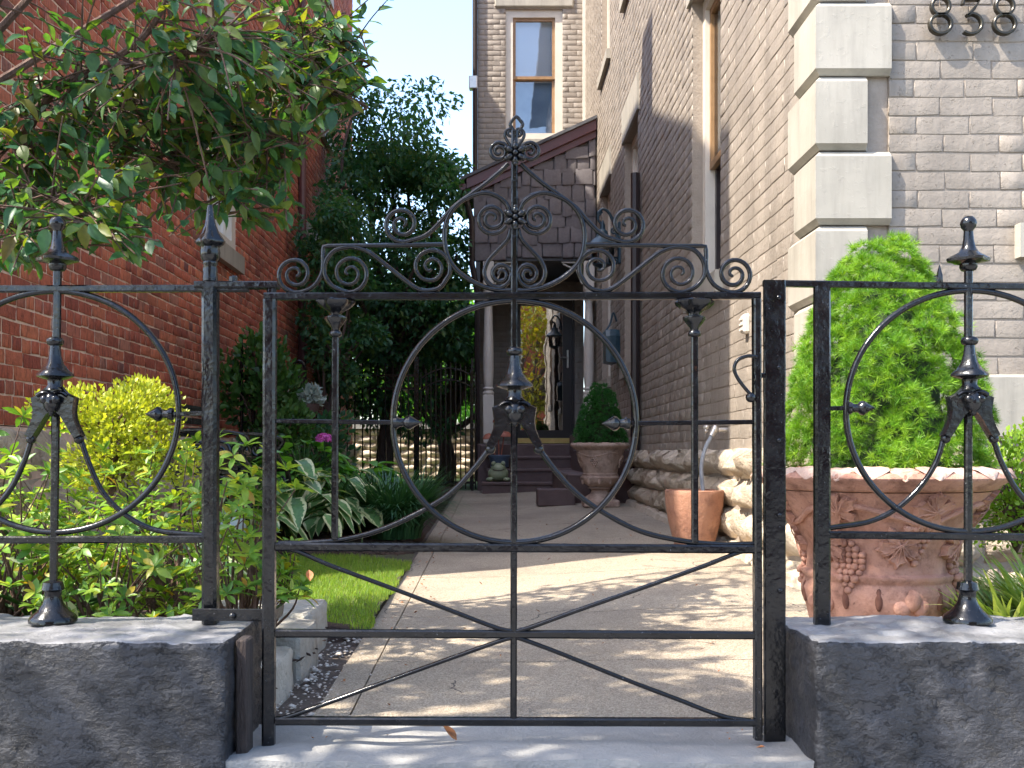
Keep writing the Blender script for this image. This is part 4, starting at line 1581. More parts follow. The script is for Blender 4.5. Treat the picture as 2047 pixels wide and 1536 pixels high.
# crest scrolls
S = []
s1 = [(887, 489), (800, 490.5), (720, 491.5), (660, 492), (646, 494), (645, 510), (646, 526), (643, 547), (631, 568), (614, 580)]
sp1 = spiral((590, 549), (598, 584.5), 1.95, 1)
S.append(('corner_scroll', [(887, 489), (800, 490.5), (720, 491.5), (655, 492), (647, 493), (646, 500)] + c2([(645.5, 512), (646, 526), (643, 547), (631, 568), (614, 580), (598, 584.5)], 6)[:-1] + sp1, 10, True, False))
a = spiral((698.5, 547), (690, 584.5), 1.9, -1)[::-1]
b = spiral((861, 535), (898, 549), 1.85, -1)
mid = c2([(690, 584.5), (664, 572), (649, 549), (651, 523), (666, 503), (684, 496), (706, 494.5), (736, 504), (771, 530), (806, 558), (833, 577), (855, 582), (880, 574), (898, 549)], 6)
S.append(('wave_scroll', a[:-1] + mid[:-1] + b, 10.5, True, True))
S.append(('diagonal_scroll', c2([(1016, 328), (1000, 343), (975, 364), (945, 386), (907, 414), (882, 442), (852, 470), (820, 481.5)], 6)[:-1] + spiral((803.5, 449), (820, 481.5), 1.95, 1), 10.5, True, False))
S.append(('heart_scroll', c2([(1019, 424), (1011, 406), (992, 391.5), (968, 386), (940, 393), (914, 409), (897, 432), (889, 460), (889, 488), (895, 514), (908, 535), (932, 556), (963, 572), (995, 580), (1030, 582)], 6), 11, False, False))
S.append(('inner_scroll', c2([(1012, 452), (999, 464), (984, 468)], 5)[:-1] + spiral((984, 438), (984, 468), 1.9, 1), 10, True, False))
S.append(('lower_scroll', c2([(1021, 458), (1014, 479), (995, 500), (977, 520), (968, 543), (973, 562), (987, 573), (1003, 574), (1017, 563), (1022, 548)], 6)[:-1] + spiral((1001, 549), (1022, 548), 1.55, -1), 10, True, False))
S.append(('finial_scroll', c2([(1018, 304), (1009, 289), (997, 285)], 5)[:-1] + spiral((997.5, 304), (997, 285), 1.7, -1, 2), 8.5, True, False))
S.append(('finial_curl', c2([(1023, 296), (1014, 282), (1009, 271), (1012, 262), (1019, 258)], 5)[:-1] + spiral((1020, 266.5), (1019, 258), 1.2, 1, 2), 7, True, False))
for nm, pts, w, te, ts in S:
    scroll_bar(gate, nm, G, pts, w, 0.0, te, ts)
    scroll_bar(gate, nm, G, mir(pts), w, 0.0, te, ts)
scroll_bar(gate, 'finial_loop', G, c2([(1027, 268), (1025, 258), (1020, 250), (1024, 241), (1032, 234), (1039, 240), (1045, 249), (1040, 258), (1034, 268)], 6), 7.5, 0, False)
rosette(gate, G, CX + 1, 312, 21)
rosette(gate, G, CX + 1, 439, 21)
for cx in (671, 1388):
    lathe_px(gate, 'bar_capital', G, cx, [(33, 600), (36, 603), (34, 609), (27, 616), (17, 622), (12, 627), (12, 631), (21, 634), (21.5, 638), (16, 647), (9, 656), (8, 660), (12, 664), (13, 668), (12, 672), (7, 675)], 28,
             lambda a_, z_, i: 1 + (0.13 * math.cos(7 * a_) if i > 10 else (0.06 * math.cos(6 * a_) if i > 5 else 0)))
scroll_bar(gate, 'latch_handle', G, c2([(1508, 716), (1490, 714), (1470, 722), (1463, 738), (1468, 755), (1482, 775), (1496, 791)], 6), 8, -0.025, False)
MB().ball(G.p(1495, 796, -0.025), 0.012, 10, 8).build('latch_knob', IR, gate)
straight(gate, 'latch_bolt', G, 1518, 751, 1528, 751, 10)


# ---- fence panels with the same ring design
def fence_panel(I, root, cx, dy, ball_cx, legs, rail_x, rail_y):
    ring(root, I, cx, 843 + dy, 247, 241, 12.5)
    casting(root, I, cx, dy)
    straight(root, 'baluster', I, ball_cx, 535, cx - 3, 1170, 14)
    lathe_px(root, 'baluster_base', I, cx - 4, [(9, 1160), (19, 1164), (20, 1169), (22, 1178), (17, 1182), (16, 1192), (20, 1206), (30, 1220), (42, 1230), (46, 1236), (46, 1243)], 28)
    lathe_px(root, 'ball_finial', I, ball_cx, [(1, 431.5), (9, 434), (14, 440), (16, 447), (14, 455), (9, 461), (9, 465), (10, 480), (13, 494), (19, 505), (31, 513), (38, 518), (37, 523), (25, 526), (17, 529), (17, 535), (14, 541), (8, 543)], 24,
             lambda a_, z_, i: 1 + (0.16 * math.cos(4 * a_) if 4 < i < 8 else 0))
    for pts in legs:
        scroll_bar(root, 'curved_leg', I, c2(pts), 12, 0.004, False)


FN = Iron(FY)
fl = thing('iron_fence_panel', P(112, 1240, FY), 'black iron fence panel with a ring and ball finial above the azaleas', 'fence panel')
straight(fl, 'top_rail', FN, -215, 579, 497, 577, 14, dep=16)
straight(fl, 'bottom_rail', FN, -200, 1080, 408, 1078, 15, dep=16)
fence_panel(FN, fl, 110, -20, 115, ([(160, 878), (178, 930), (205, 985), (250, 1030), (310, 1060), (408, 1071)], [(62, 878), (44, 930), (15, 985), (-30, 1030), (-90, 1060), (-186, 1071)]), 0, 0)
straight(fl, 'cross_bar', FN, 348, 828, 408, 827, 9)
spear(fl, FN, 290, 828, -1)
straight(fl, 'end_post', FN, 421, 570, 421, 1246, 30, dep=34)
lathe_px(fl, 'spear_finial', FN, 420, [(1, 409), (5, 411), (6.5, 418), (7.5, 432), (11, 452), (16, 466), (24, 478), (27, 484), (24, 490), (18, 495), (20, 505), (19, 518), (14, 524), (15, 528), (13, 532), (15, 540), (14, 548), (15, 556), (15, 563)], 24,
         lambda a_, z_, i: 1 + (0.16 * math.cos(4 * a_) if 9 < i < 15 else 0))
straight(fl, 'hinge_plate', FN, 392, 571, 557, 571, 13, dep=34)
MB().lathe([(0.011, 0.0), (0.011, 0.012), (0.008, 0.015)], 8, tuple(FN.p(466, 564))).build('bolt', IR, fl)
straight(fl, 'strap', FN, 398, 1222, 561, 1223, 24, d=-0.055, dep=5)
straight(fl, 'strap', FN, 553, 1222, 561, 1223, 23, d=-0.02, dep=90)
MB().ball(FN.p(477, 1224, -0.06), 0.009, 8, 6).build('bolt', IR, fl)
straight(fl, 'pivot_pin', FN, 543, 578, 543, 604, 18)

fp = thing('iron_fence_panel', P(1940, 1240, FY), 'black iron fence panel with a ring in front of the bright green spruce', 'fence panel')
straight(fp, 'top_rail', FN, 1526, 567, 2250, 577, 13, dep=16)
straight(fp, 'bottom_rail', FN, 1656, 1069, 2222, 1076, 15, dep=16)
fence_panel(FN, fp, 1938, -21, 1936, ([(1888, 876), (1872, 925), (1842, 972), (1798, 1014), (1740, 1043), (1658, 1056)], [(1986, 876), (2006, 930), (2038, 985), (2085, 1030), (2150, 1060), (2221, 1066)]), 0, 0)
straight(fp, 'cross_bar', FN, 1656, 817, 1700, 816, 9)
spear(fp, FN, 1750, 816, 1)
straight(fp, 'end_bar', FN, 1643, 573, 1643, 1248, 31, dep=22)
straight(fp, 'end_bar', FN, 2236, 583, 2236, 1248, 31, dep=22)
straight(fl, 'end_bar', FN, -201, 586, -201, 1248, 31, dep=22)
ps = thing('latch_post', P(1548, 1500, 2.45), 'flat black iron post that the gate latches against', 'post')
IL = Iron(2.47)
straight(ps, 'post', IL, 1548, 561, 1548, 1502, 43, dep=14)
for (bx, by) in ((1555, 596), (1555, 736), (1555, 881), (1556, 1030), (1557, 1180)):
    MB().ball(IL.p(bx, by, -0.009), (0.006, 0.004, 0.006), 8, 6).build('rivet', IR, ps)
wp = MB()
wp.box(-0.592, -0.565, 2.36, 2.42, -0.01, CH - 0.005, 0.004)
tag(wp.build('wood_packer', 'weathered', None, False), 'weathered brown wooden packer between curb end and gate', 'plank')

# ---- back fence and arched gate of thin pickets
BY = 14.1
bf = thing('picket_fence', (-1.7, BY, 0.16), 'tall black iron picket fence under the dark maple', 'fence')
bz = gz(0, BY)


def pk(parent, name, x, z0, z1, w=0.018):
    m = MB()
    m.box(x - w / 2, x + w / 2, BY - w / 2, BY + w / 2, z0, z1)
    return m.build(name, IR, parent, False)


x = -2.42
while x < -1.10:
    pk(bf, 'picket', x, bz, 1.93)
    x += 0.105
for zz in (1.58, 1.76, bz + 0.12):
    MB().box(-2.45, -1.085, BY - 0.016, BY + 0.016, zz - 0.016, zz + 0.016).build('rail', IR, bf, False)
MB().box(-1.085, -1.01, BY - 0.038, BY + 0.038, bz - 0.02, 2.02, 0.006).build('post', IR, bf, False)
bg_ = thing('picket_gate', (-0.6, BY, 0.16), 'arched black iron picket gate between the fence post and the porch', 'gate')
x = -0.985
xs = []
while x < -0.235:
    t = (x + 0.61) / 0.38
    pk(bg_, 'picket', x, bz + 0.03, 1.80 + 0.14 * (1 - t * t))
    x += 0.068
for off in (0.0, -0.16):
    pts = [Vector((-0.985 + 0.75 * i / 20, BY, 1.72 + off + 0.14 * (1 - ((i / 10 - 1) ** 2)))) for i in range(21)]
    MB().bar(pts, 0.03, 0.03).build('arch_rail', IR, bg_, False)
MB().box(-0.99, -0.235, BY - 0.014, BY + 0.014, bz + 0.10, bz + 0.135).build('rail', IR, bg_, False)
MB().box(-0.30, -0.262, BY - 0.03, BY + 0.03, bz - 0.02, 2.0, 0.004).build('post', IR, bg_, False)


# ------------------------------------------------------------------ terracotta
class Surf:
    """A turned pot: profile (r, z) and points on its outer face."""

    def __init__(self, c, prof):
        self.c, self.prof = Vector(c), prof

    def r(self, z):
        for (r0, z0), (r1, z1) in zip(self.prof, self.prof[1:]):
            if min(z0, z1) <= z <= max(z0, z1) and abs(z1 - z0) > 1e-6:
                return r0 + (r1 - r0) * (z - z0) / (z1 - z0)
        return self.prof[-1][0]

    def p(self, phi, z, off=0.0):
        """phi measured from the side that faces the gate, positive to the right."""
        r_ = self.r(z) + off
        return self.c + Vector((r_ * math.sin(phi), -r_ * math.cos(phi), z))


LEAF5 = []
for k in range(41):
    a = -math.pi + 2 * math.pi * k / 40
    rr = 0.55 + 0.32 * abs(math.cos(2.5 * a)) + 0.10 * math.cos(15 * a)
    if abs(a) > 2.7:
        rr *= 0.55
    LEAF5.append((rr * math.sin(a), rr * math.cos(a)))
LEAF5 = LEAF5[:-1]


def relief_leaf(parent, S_, phi, z, size, rot, mat, thick=0.012):
    m = MB()
    cr, sr = math.cos(rot), math.sin(rot)
    R0 = S_.r(z)

    def fn(a, b, d):
        x, y = (a * cr - b * sr) * size, (a * sr + b * cr) * size
        return S_.p(phi + x / R0, z + y, d)

    n = len(LEAF5)
    V = [fn(a, b, 0.001) for a, b in LEAF5] + [fn(a * 0.86, b * 0.86, thick * 0.7) for a, b in LEAF5] + [fn(a * 0.4, b * 0.4, thick * 0.55) for a, b in LEAF5] + [fn(0, 0, thick)]
    F = []
    for k in range(2):
        for j in range(n):
            a, b = k * n + j, k * n + (j + 1) % n
            F.append((a, b, b + n, a + n))
    for j in range(n):
        F.append((2 * n + j, 2 * n + (j + 1) % n, 3 * n))
    m.add(V, F)
    o = m.build('grape_leaf', mat, parent, True, 50)
    v = MB()
    for t in (-1.0, -0.45, 0.0, 0.45, 1.0):
        v.tube([fn(0, -0.1, thick * 0.9), fn(0.4 * math.sin(t * 1.25), 0.1 + 0.35 * math.cos(t), thick * 0.85), fn(0.68 * math.sin(t * 1.25), 0.1 + 0.55 * math.cos(t), thick * 0.7)], 0.0016 * size / 0.06, 5)
    v.build('vein', mat, o)


def grapes(parent, S_, phi, z, n_rows, r_, mat):
    m = MB()
    R0 = S_.r(z)
    rnd_ = random.Random(int(phi * 100) + 500)
    for row in range(n_rows):
        cnt = max(1, min(row + 2, n_rows - row, 5)) if row < 2 else max(1, n_rows - row)
        cnt = min(cnt, 5)
        for k in range(cnt):
            x = (k - (cnt - 1) / 2) * r_ * 1.75 + rnd_.uniform(-0.2, 0.2) * r_
            m.ball(S_.p(phi + x / R0, z - row * r_ * 1.55, r_ * 0.45), r_ * rnd_.uniform(0.92, 1.1), 10, 7)
    return m.build('grape_bunch', mat, parent, True, 70)


def vine(parent, S_, pts, r_, mat):
    q = [S_.p(a, b, r_ * 0.4) for a, b in c2(pts, 8)]
    return MB().tube(q, [r_ * (1 + 0.15 * math.sin(i)) for i in range(len(q))], 7).build('vine', mat, parent)


def rim_leaves(parent, c, n, ra, za, rb, zb, rc, zc, mat, w=0.50):
    """Overlapping pointed leaves folded over the rim, each its own piece."""
    for k in range(n):
        ph = 2 * math.pi * (k + 0.3) / n
        lift = 0.001 if k % 2 else 0.005
        V, F = [], []
        nb, na = 5, 5
        for j in range(nb):
            b = j / (nb - 1)
            if b < 0.5:
                rr, zz = ra + (rb - ra) * b * 2, za + (zb - za) * b * 2
            else:
                rr, zz = rb + (rc - rb) * (b - 0.5) * 2, zb + (zc - zb) * (b - 0.5) * 2
            half = (2 * math.pi / n) * w * (1.0 if b < 0.45 else max(0.03, 1 - ((b - 0.45) / 0.55) ** 1.2)) * (1.15 if k % 2 == 0 else 0.9)
            for i in range(na):
                a = i / (na - 1) * 2 - 1
                up = lift + 0.0045 * (1 - a * a) - (0.003 if i == 2 else 0)
                V.append(Vector(c) + Vector(((rr + up * 0.6) * math.sin(ph + a * half), -(rr + up * 0.6) * math.cos(ph + a * half), zz + up)))
        for j in range(nb - 1):
            for i in range(na - 1):
                q = j * na + i
                F.append((q, q + 1, q + na + 1, q + na))
        MB().add(V, F).build('rim_leaf', mat, parent, True, 70)


# ---- the large pot in front of the house
PC = (1.285, 3.42, 0.0)
k_ = 1 / 640.0
zz = lambda py: EYE + (905 - py) * k_ * 1.0
gp = gz(PC[0], PC[1]) + 0.012
prof = [(0.19, gp), (0.205, gp + 0.012), (0.22, zz(1262)), (0.238, zz(1215)), (0.247, zz(1190)), (0.236, zz(1174)), (0.236, zz(1168)), (0.245, zz(1162)), (0.245, zz(1155)), (0.231, zz(1150)), (0.228, zz(1130)), (0.233, zz(1098)), (0.256, zz(1071)), (0.285, zz(1040)), (0.318, zz(1008)), (0.337, zz(992)), (0.345, zz(984))]
rimp = [(0.348, zz(982)), (0.368, zz(978)), (0.372, zz(972)), (0.405, zz(960)), (0.408, zz(955)), (0.398, zz(946)), (0.375, zz(938)), (0.350, zz(937)), (0.340, zz(946)), (0.325, zz(985))]
pot = thing('terracotta_planter', (PC[0], PC[1], gp), 'large weathered terracotta pot with grape relief and leafy rim, holding the bright spruce', 'pot')
S1 = Surf(PC, prof)
body = MB().lathe(prof, 56, PC).build('body', 'terra', pot, True, 50)
MB().lathe(rimp, 56, PC, cap=False).build('rim', 'terra', pot, True, 50)
MB().lathe([(0.001, zz(962)), (0.326, zz(962))], 32, PC, cap=False).build('potting_soil', 'mulch', pot)
rim_leaves(pot, PC, 26, 0.350, zz(937), 0.392, zz(943), 0.409, zz(962), 'terra_rim')
for j in range(7):
    ph = R(-40 + j * 48)
    low = j % 2 == 0
    grapes(body, S1, ph + R(-2), zz(1088 if low else 1030), 9, 0.0120, 'terra')
for j in range(7):
    ph = R(-62 + j * 51.4)
    relief_leaf(body, S1, ph + R(20), zz(1022), 0.075, 0.3 + j, 'terra', 0.030)
    relief_leaf(body, S1, ph + R(5), zz(1092), 0.078, math.pi * 0.86 + 0.3 * j, 'terra', 0.030)
for j in range(4):
    o = R(-95 + j * 90)
    vine(body, S1, [(o, zz(1056)), (o + R(18), zz(1045)), (o + R(36), zz(1018)), (o + R(56), zz(1008)), (o + R(75), zz(1022)), (o + R(100), zz(1048))], 0.010, 'terra')
for j in range(15):
    ph = R(-44 + j * 24)
    if j % 3 == 2:
        m = MB()
        for s in (-1, 0, 1):
            M = Matrix.Rotation(ph, 3, 'Z') @ Matrix.Rotation(s * 0.9, 3, 'Y')
            m.ball(S1.p(ph + s * 0.13, zz(1200 if s == 0 else 1216), 0.0), (0.026, 0.018, 0.034 if s == 0 else 0.028), 12, 8, M)
        m.build('palmette', 'terra', body)
    else:
        m = MB()
        m.ball(S1.p(ph, zz(1200), -0.004), (0.012, 0.010, 0.036), 12, 8, Matrix.Rotation(ph, 3, 'Z'))
        m.build('flute', 'terra_dark', body)


def spruce(name, c, h, rad, n_tuft, nl, mat, label, lean=(0, 0), seed=5, tuft_n=26, nw=0.0012):
    rs = np.random.default_rng(seed)
    t = thing(name, c, label, 'spruce')

    def prof_r(u):
        return rad * (1.0 - 0.08 * u) * (1 - u ** 1.7) ** 0.62 if u < 1 else 0.0

    V, F = [], []
    nz, na = 14, 24
    for j in range(nz + 1):
        u = j / nz
        for i in range(na):
            a = 2 * math.pi * i / na
            rr = prof_r(u * 1.02 if u < 0.95 else u) * (0.62 + 0.10 * noise.noise(Vector((math.cos(a) * 2.6, math.sin(a) * 2.6, u * 6 + seed))))
            V.append((c[0] + lean[0] * u + rr * math.cos(a), c[1] + lean[1] * u + rr * math.sin(a), c[2] + h * 0.90 * u))
    for j in range(nz):
        for i in range(na):
            a, b = j * na + i, j * na + (i + 1) % na
            F.append((a, b, b + na, a + na))
    MB().add(V, F).build('dark_core', 'needlecore', t)
    bases = []
    for s in range(4):
        V, F = [], []
        for k in range(tuft_n):
            d = rs.normal(size=3)
            d[2] = abs(d[2]) * 0.9 + 0.12
            d /= np.linalg.norm(d)
            sd = np.cross(d, rs.normal(size=3))
            sd /= np.linalg.norm(sd)
            ln = rs.uniform(0.75, 1.1)
            w = nw / nl
            q = len(V)
            V += [tuple(-sd * w), tuple(sd * w), tuple(d * ln + sd * w * 0.3), tuple(d * ln - sd * w * 0.3)]
            F.append((q, q + 1, q + 2, q + 3))
        bases.append((V, F, None))
    items = []
    boughs = []
    nb = 150
    for k in range(nb):
        q = (k + 0.5) / nb
        u = min(0.97, max(0.02, 0.5 * (1 - math.sqrt(1 - q * 0.995)) + 0.5 * q))
        a = k * 2.39996 + rs.uniform(-0.25, 0.25)
        rr = prof_r(u) * rs.uniform(0.72, 0.90)
        cc = np.array([c[0] + lean[0] * u + rr * math.cos(a), c[1] + lean[1] * u + rr * math.sin(a), c[2] + h * u])
        o_ = np.array([math.cos(a), math.sin(a), 0.30 + u * 1.5])
        boughs.append((cc, o_ / np.linalg.norm(o_), rad * rs.uniform(0.17, 0.27) * (1 - 0.30 * u)))
    boughs.append((np.array([c[0] + lean[0], c[1] + lean[1], c[2] + h * 0.95]), np.array([0, 0, 1.0]), rad * 0.15))
    for k in range(n_tuft):
        cc, o_, br = boughs[int(rs.integers(len(boughs)))]
        d = rs.normal(size=3) + o_ * 1.1
        d /= np.linalg.norm(d)
        p = cc + d * br * rs.uniform(0.72, 1.05)
        d = d * 0.8 + o_ * 0.7 + rs.normal(size=3) * 0.2
        d /= np.linalg.norm(d)
        x = np.cross(d, rs.normal(size=3))
        x /= np.linalg.norm(x)
        s = nl * rs.uniform(0.75, 1.2)
        items.append((xform(p, x, np.cross(d, x), d, (s, s, s)), int(rs.integers(4))))
    pieces(t, 'needles', bases, items, mat, 0, 'needles', False)
    return t


spruce('dwarf_spruce', (PC[0] + 0.008, PC[1], zz(950)), 0.765, 0.335, 6200, 0.026, 'needle', 'bright lime green dwarf spruce growing in the large terracotta pot', (0.0, 0.0), 5, 34, 0.0007)

# ---- the footed urn by the steps
UC = (1.045, 9.97, gz(1.045, 9.97) + 0.012)
urn = thing('footed_urn', UC, 'tan footed urn with grape relief, holding the small dark spruce by the steps', 'urn')
MB().box(UC[0] - 0.17, UC[0] + 0.17, UC[1] - 0.17, UC[1] + 0.17, UC[2], UC[2] + 0.07, 0.012).build('foot', 'urn', urn, False)
up = [(0.15, 0.071), (0.14, 0.10), (0.095, 0.13), (0.085, 0.16), (0.10, 0.175), (0.125, 0.18), (0.10, 0.19), (0.15, 0.22), (0.185, 0.26), (0.19, 0.285), (0.17, 0.305), (0.175, 0.315), (0.165, 0.325), (0.18, 0.38), (0.205, 0.45), (0.228, 0.535), (0.235, 0.55)]
S2 = Surf(UC, up)
ub = MB().lathe(up, 40, UC, lambda a, z_, i: 1 + (0.03 * math.cos(12 * a) if 7 < i < 11 else 0)).build('bowl', 'urn', urn, True, 50)
MB().lathe([(0.236, 0.552), (0.255, 0.56), (0.285, 0.585), (0.288, 0.60), (0.27, 0.615), (0.245, 0.615), (0.235, 0.58)], 40, UC, cap=False).build('rim', 'urn', urn)
rim_leaves(urn, UC, 24, 0.246, 0.614, 0.275, 0.612, 0.290, 0.588, 'urn')
MB().lathe([(0.001, 0.59), (0.236, 0.59)], 24, UC, cap=False).build('potting_soil', 'mulch', urn)
for j in range(8):
    ph = R(-68 + j * 45)
    if j % 2 == 0:
        relief_leaf(ub, S2, ph, 0.49, 0.05, 0.4 * j, 'urn', 0.012)
    else:
        grapes(ub, S2, ph, 0.485, 6, 0.0125, 'urn')
vine(ub, S2, [(R(a), 0.505 + 0.018 * math.sin(a * 0.06)) for a in range(-120, 130, 20)], 0.007, 'urn')
for j in range(10):
    m = MB()
    ph = R(-80 + j * 36)
    m.ball(S2.p(ph, 0.25, 0.0), (0.016, 0.012, 0.036), 10, 7, Matrix.Rotation(ph, 3, 'Z'))
    m.build('acanthus_leaf', 'urn', ub)
spruce('dwarf_spruce', (UC[0], UC[1], UC[2] + 0.585), 0.60, 0.25, 1700, 0.026, 'needle2', 'small deep green spruce growing in the footed urn', (0, 0), 9, 16, 0.003)

# ---- plain pot that catches the hose
hp = thing('terracotta_pot', tuple(pot_c), 'plain tapered terracotta pot on the path below the wall tap', 'pot')
pp = [(0.108, 0.0), (0.114, 0.006), (0.135, 0.08), (0.158, 0.17), (0.172, 0.26), (0.176, 0.32), (0.177, 0.345), (0.172, 0.352), (0.158, 0.350), (0.152, 0.33), (0.14, 0.20)]
MB().lathe(pp, 44, pot_c, lambda a, z_, i: 1 + 0.012 * noise.noise(Vector((math.cos(a), math.sin(a), z_ * 3)))).build('body', 'terra2', hp)
MB().lathe([(0.001, 0.21), (0.145, 0.21)], 24, pot_c, cap=False).build('soil_fill', 'mulch', hp)

# ---- things on the steps
fz = 0.322
fg = thing('ceramic_frog', (0.07, 13.38, fz), 'mossy green round ceramic frog sitting on the lowest porch step', 'ornament')
q = P(996, 950, 13.36)
cx = q.x
m = MB()
m.ball((cx, 13.36, fz + 0.10), (0.135, 0.12, 0.105), 20, 14)
m.ball((cx, 13.33, fz + 0.17), (0.10, 0.09, 0.075), 16, 12)
m.build('body', 'frog', fg)
m = MB()
for s in (-1, 1):
    MB().ball((cx + s * 0.062, 13.30, fz + 0.235), 0.032, 10, 8).build('eye', 'frog', fg)
    MB().ball((cx + s * 0.11, 13.27, fz + 0.03), (0.05, 0.06, 0.03), 10, 8).build('foot', 'frog', fg)
MB().tube(c2 and [Vector((cx + 0.07 * math.cos(t), 13.245 + 0.012 * math.cos(2 * t), fz + 0.165 - 0.02 * math.sin(t))) for t in [i * math.pi / 10 for i in range(11)]], 0.006, 6).build('mouth', 'dirt', fg)
bp = thing('blue_pot', (0.10, 13.72, 0.488), 'slate blue glazed pot of russet mushroom stakes on the second step', 'pot')
MB().lathe([(0.09, 0), (0.12, 0.02), (0.135, 0.13), (0.15, 0.15), (0.15, 0.175), (0.135, 0.18), (0.12, 0.14)], 28, (0.09, 13.66, 0.489)).build('body', 'bluepot', bp)
mush = thing('mushroom_stakes', (0.09, 13.66, 0.66), 'russet metal mushroom caps on thin stems in the blue pot', 'ornament')
for (dx, dz, r_) in ((0.06, 0.27, 0.11), (-0.14, 0.24, 0.085), (-0.02, 0.46, 0.075)):
    MB().tube([(0.09 + dx * 0.3, 13.66, 0.62), (0.09 + dx, 13.62, 0.66 + dz)], 0.010, 6).build('stem', 'petalbrown', mush)
    MB().lathe([(0.01, 0.045), (r_ * 0.55, 0.035), (r_ * 0.9, 0.0), (r_, -0.03), (r_ * 0.9, -0.034), (0.02, -0.01)][::-1], 18, (0.09 + dx, 13.62, 0.67 + dz)).build('cap', 'petalbrown', mush)

# ---- fallen leaves
for (px, py, lab) in ((913, 1492, 'curled russet leaf lying on the grey threshold'), (620, 1178, 'dry brown leaf lying on the lawn')):
    y = 2.45 if py > 1400 else 4.75
    q = P(px, py, y)
    zf = 0.012 if py > 1400 else lawnz(q.x, y) + 0.035
    m = MB()
    V, F, E = leaf_base(0.6, 6, fold=0.5, curl=0.55)
    a = 1.2 if py > 1400 else 0.3
    M = Matrix.Translation((q.x, y, zf)) @ Matrix.Rotation(a, 4, 'Z') @ Matrix.Rotation(0.25, 4, 'X') @ Matrix.Scale(0.045 if py > 1400 else 0.06, 4)
    m.add([M @ Vector(v_) for v_ in V], F)
    tag(m.build('fallen_leaf', 'deadleaf'), lab, 'leaf')


# ------------------------------------------------------------------ edging stones, gravel, lawn
es = []
r = random.Random(3)
for i, (y0, y1, x0, x1, zt, lab) in enumerate(((2.72, 3.06, -0.95, -0.585, 0.125, 'pale edging stone slab nearest the gate hinge'), (3.07, 3.40, -0.97, -0.575, 0.150, 'middle pale edging stone slab beside the path'), (3.41, 3.74, -0.99, -0.60, 0.165, 'pale edging stone slab next to the lawn'))):
    V, F = [], []
    nx, ny = 8, 8
    out = []
    for k in range(36):
        a = 2 * math.pi * k / 36
        ca, sa = math.cos(a), math.sin(a)
        u = max(-1, min(1, 1.40 * ca))
        w = max(-1, min(1, 1.40 * sa))
        jx = 0.016 * noise.noise(Vector((ca * 2, sa * 2, i * 3.1)))
        out.append(((x0 + x1) / 2 + u * (x1 - x0) / 2 + jx, (y0 + y1) / 2 + w * (y1 - y0) / 2 + jx))
    m = MB()
    rings = ((-0.05, 1.02), (zt - 0.09, 1.0), (zt - 0.05, 0.985), (zt - 0.012, 1.0), (zt, 0.965))
    cx, cy = (x0 + x1) / 2, (y0 + y1) / 2
    V, F = [], []
    for (z_, s) in rings:
        for k, (a, b) in enumerate(out):
            V.append((cx + (a - cx) * s, cy + (b - cy) * s, z_ + 0.006 * noise.noise(Vector((a * 14, b * 14, z_ * 9 + i)))))
    for k in range(len(rings) - 1):
        for j in range(36):
            a, b = k * 36 + j, k * 36 + (j + 1) % 36
            F.append((a, b, b + 36, a + 36))
    F.append(tuple(4 * 36 + j for j in range(36)))
    m.add(V, F)
    tag(m.build('edging_stone', 'estone', None, True, 40), lab, 'stone', 'edging stones along the path')

PEB = []
for s in range(5):
    rr = random.Random(s)
    V = [(rr.uniform(0.3, 0.55) * x, rr.uniform(0.3, 0.55) * y, rr.uniform(0.2, 0.35) * z_) for (x, y, z_) in ((1, 0, 0), (0, 1, 0), (-1, 0, 0), (0, -1, 0), (0, 0, 1), (0, 0, -1))]
    V += [(0.3, 0.28, 0.15), (-0.3, 0.28, 0.15)]
    PEB.append((V, [(0, 1, 4), (1, 2, 4), (2, 3, 4), (3, 0, 4), (1, 0, 5), (2, 1, 5), (3, 2, 5), (0, 3, 5)], None))
items = []
for k in range(420):
    y = rng.uniform(2.64, 4.2)
    x = -0.585 + abs(rng.normal()) * 0.10
    if x > -0.3:
        continue
    s = rng.choice([0.006, 0.010, 0.014, 0.022], p=[0.4, 0.35, 0.2, 0.05])
    a = rng.uniform(0, 6.28)
    items.append((xform((x, y, gz(x, y) + 0.008), (math.cos(a), math.sin(a), 0), (-math.sin(a), math.cos(a), 0), (0, 0, 1), (s * 1.6, s * 1.3, s)), int(rng.integers(5))))
tag(pieces(None, 'gravel', PEB, items, 'gravel', 0, 'gravel', True), 'loose pale gravel along the edge of the path', 'gravel')

BLADE = []
for s in range(5):
    c = 0.15 + 0.12 * s
    V, F = [], []
    for i in range(3):
        t = i / 2
        w = 0.055 * (1 - t * 0.9)
        V += [(-w, c * t * t, t * (1 - 0.25 * c * t)), (w, c * t * t, t * (1 - 0.25 * c * t))]
    F = [(0, 1, 3, 2), (2, 3, 5, 4)]
    BLADE.append((V, F, None))
items = []
for k in range(60000):
    x, y = rng.uniform(LAWN[0], LAWN[1] + 0.02), rng.uniform(LAWN[2], LAWN[3])
    edge_r = LAWN[1] + 0.004 + 0.012 * math.sin(y * 7) + 0.01 * math.sin(y * 23)
    if x > edge_r or y > LAWN[3] - 0.25 + 0.2 * math.sin(x * 5):
        continue
    a = rng.uniform(0, 6.28)
    s = rng.uniform(0.018, 0.036)
    z_ = lawnz(x, y)
    items.append((xform((x, y, z_ - 0.004), (math.cos(a), math.sin(a), 0), (-math.sin(a), math.cos(a), 0), (0, 0, 1), (s, s, s)), int(rng.integers(5))))
tag(pieces(None, 'grass', BLADE, items, 'grass', 0, 'grass', False), 'short green lawn grass between the path and the garden bed', 'grass')

